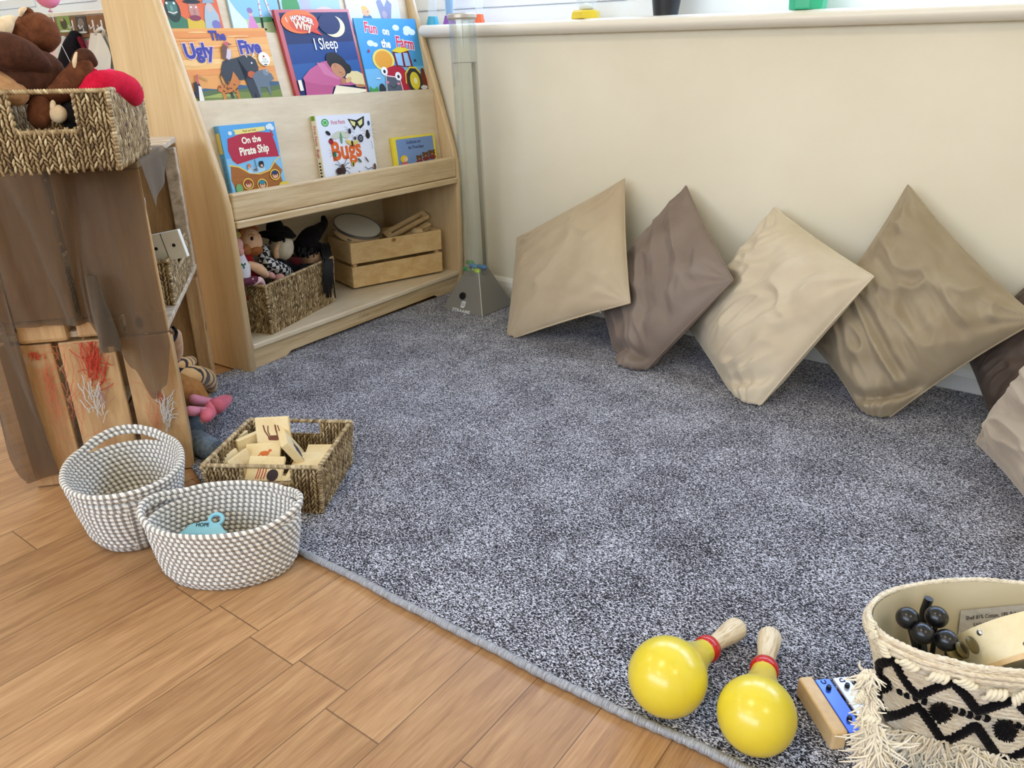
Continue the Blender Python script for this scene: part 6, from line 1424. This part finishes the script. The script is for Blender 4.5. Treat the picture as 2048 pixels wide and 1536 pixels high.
pkp = mat('pink paper', (240, 168, 188), .8); p, q = wp(92, 190, .004), wp(116, 32, .004); t = thing('wall_poster', 'pale pink poster on the far wall behind the soft toys', 'poster', p); MB().box((wp(88, 100).x, YW-.006, .80), (wp(121, 100).x, YW-.0015, 1.13)).build('sheet', mat('pale pink sheet', (244, 206, 210), .7), t); MB().box((wp(172, 100).x, YW-.006, .80), (wp(186, 100).x, YW-.0015, 1.02)).build('sheet', pkp, t)
# pink paper lantern in front of the far window
t = thing('balloon', 'pink balloon in front of the far left window', 'balloon', (0, 0, 0)); c = ony(93, -14, 2.2); t.location = c
MB().ell(c, (.068, .068, .085), 28, 18, None, lambda d: 1-.14*max(0, -d[2])).build('skin', mat('pink balloon rubber', (244, 140, 176), .35), t, smooth=True); MB().lathe([(0, 0), (.012, -.018), (.004, -.004)], c-UP*.073, (0, 0, 1), 12).build('knot', pkp, t, smooth=True)
MB().tube([c-UP*.08, c-UP*.25+RV*.02, V((c.x, 2.34, .60))], .0015, 5).build('string', hk, t)
# low unit with bright tubs under the coats
t = thing('low_cupboard', 'white low cupboard against the far wall', 'cupboard', (-5.2, 2.2, 0)); ww_ = mat('white laminate', (232, 230, 226), .4)
MB().rbox((-5.9, 2.0, .02), (-4.3, WY-.03, .555), .006).build('carcass', ww_, t)
for k in range(3): d_ = MB().rbox((-5.88+k*.53, 1.98, .05), (-5.37+k*.53, 1.998, .53), .004).build('door', ww_, t); MB().rbox((-5.42+k*.53, 1.965, .26), (-5.40+k*.53, 1.979, .34), .003).build('handle', hk, d_)
for k, (px, c, l) in enumerate(((108, '#e8d860', 'yellow tub of toys on the low cupboard'), (124, '#88a0d8', 'blue tub of toys on the low cupboard'), (145, '#8a6ac0', 'purple tub of toys on the low cupboard'))):
    p = ony(px+k*14, 140, 2.2); t = thing('storage_tub', l, 'tub', (p.x, 2.2, .556), 'bright tubs on the low cupboard'); MB().lathe([(0, 0), (.055, 0), (.075, .20), (.080, .205), (.070, .205), (.052, .006), (0, .006)], (p.x, 2.2, .556), (0, 0, 1), 24).build('tub', mat('tub '+c, c, .4), t, smooth=True, ang=40)
    MB().ell((p.x, 2.2, .80), (.062, .062, .045), 14, 8, None, lambda d: 1+.2*noise.noise(V(d)*3)).build('toys', flat(('#f0ecd8', '#d8e0f4', '#c8b0e8')[k]), t, smooth=True)
SKY, PANEL, EXPO = 10.0, 10.5, -0.1
# ================================================================== LIGHT
w = bpy.data.worlds.new('world'); SC.world = w; w.use_nodes = True
nt = w.node_tree; bg = nt.nodes['Background']
tc = nt.nodes.new('ShaderNodeTexCoord'); sp = nt.nodes.new('ShaderNodeSeparateXYZ'); rp = nt.nodes.new('ShaderNodeValToRGB')
nt.links.new(tc.outputs['Generated'], sp.inputs[0]); nt.links.new(sp.outputs[2], rp.inputs[0]); nt.links.new(rp.outputs[0], bg.inputs[0])
e = rp.color_ramp.elements; e[0].position = 0; e[0].color = lin((196, 206, 200)); e[1].position = .12; e[1].color = lin((232, 240, 255)); q = e.new(.6); q.color = lin((176, 206, 255))
bg.inputs['Strength'].default_value = SKY
def area(name, loc, rot, sx, sy, energy, col, portal=False, spread=180):
    l = bpy.data.lights.new(name, 'AREA'); l.shape = 'RECTANGLE'; l.size = sx; l.size_y = sy; l.energy = energy; l.color = lin(col)[:3]; l.spread = math.radians(spread)
    if portal: l.cycles.is_portal = True
    o = bpy.data.objects.new(name, l); COL.objects.link(o); o.location = loc; o.rotation_euler = rot; return o
# portals in the window openings
area('window_portal', ((-2.42+XR-.5)/2, WY+.22, 1.59), (PI/2, 0, PI), XR-.5+2.42, 1.1, 1, (255, 255, 255), True).rotation_euler = (-PI/2, 0, 0)
area('window_portal', ((XL+.3-2.62)/2, WY+.22, 1.59), (-PI/2, 0, 0), -2.62-XL-.3, 1.1, 1, (255, 255, 255), True)
area('window_portal', (-.9, YB-.02, 1.65), (PI/2, 0, 0), 4.4, 1.3, 1, (255, 255, 255), True)  # portal of the added window behind the camera
# ceiling panels of the classroom
k = 0
diff = mat('light diffuser', (255, 250, 240), .5); 
diff.node_tree.nodes['Principled BSDF'].inputs['Emission Color'].default_value = lin((255, 240, 215)); diff.node_tree.nodes['Principled BSDF'].inputs['Emission Strength'].default_value = 1.5
for (x, y) in ((-.9, -.05), (-3.4, .2), (1.2, -.05), (-.9, -1.8), (-3.4, -1.8), (-5.4, .2)):
    t = thing('ceiling_light', 'square white ceiling light panel', 'ceiling light', (x, y, ZC), 'ceiling light panels')
    MB().box((x-.31, y-.31, ZC-.03), (x+.31, y+.31, ZC-.001)).build('housing', gl, t)
    MB().box((x-.28, y-.28, ZC-.034), (x+.28, y+.28, ZC-.03)).build('diffuser', diff, t)
    area('panel_light', (x, y, ZC-.045), (0, 0, 0), .56, .56, PANEL, (255, 241, 222))
SC.view_settings.view_transform = 'Standard'; SC.view_settings.look = 'None'; SC.view_settings.exposure = EXPO; SC.view_settings.gamma = 1
SC.cycles.use_adaptive_sampling = True; SC.cycles.adaptive_threshold = .045; SC.cycles.max_bounces = 6; SC.cycles.diffuse_bounces = 3; SC.cycles.transparent_max_bounces = 16; SC.cycles.sample_clamp_indirect = 6
SC.cycles.use_denoising = True
SC.cycles.caustics_reflective = False; SC.cycles.caustics_refractive = False
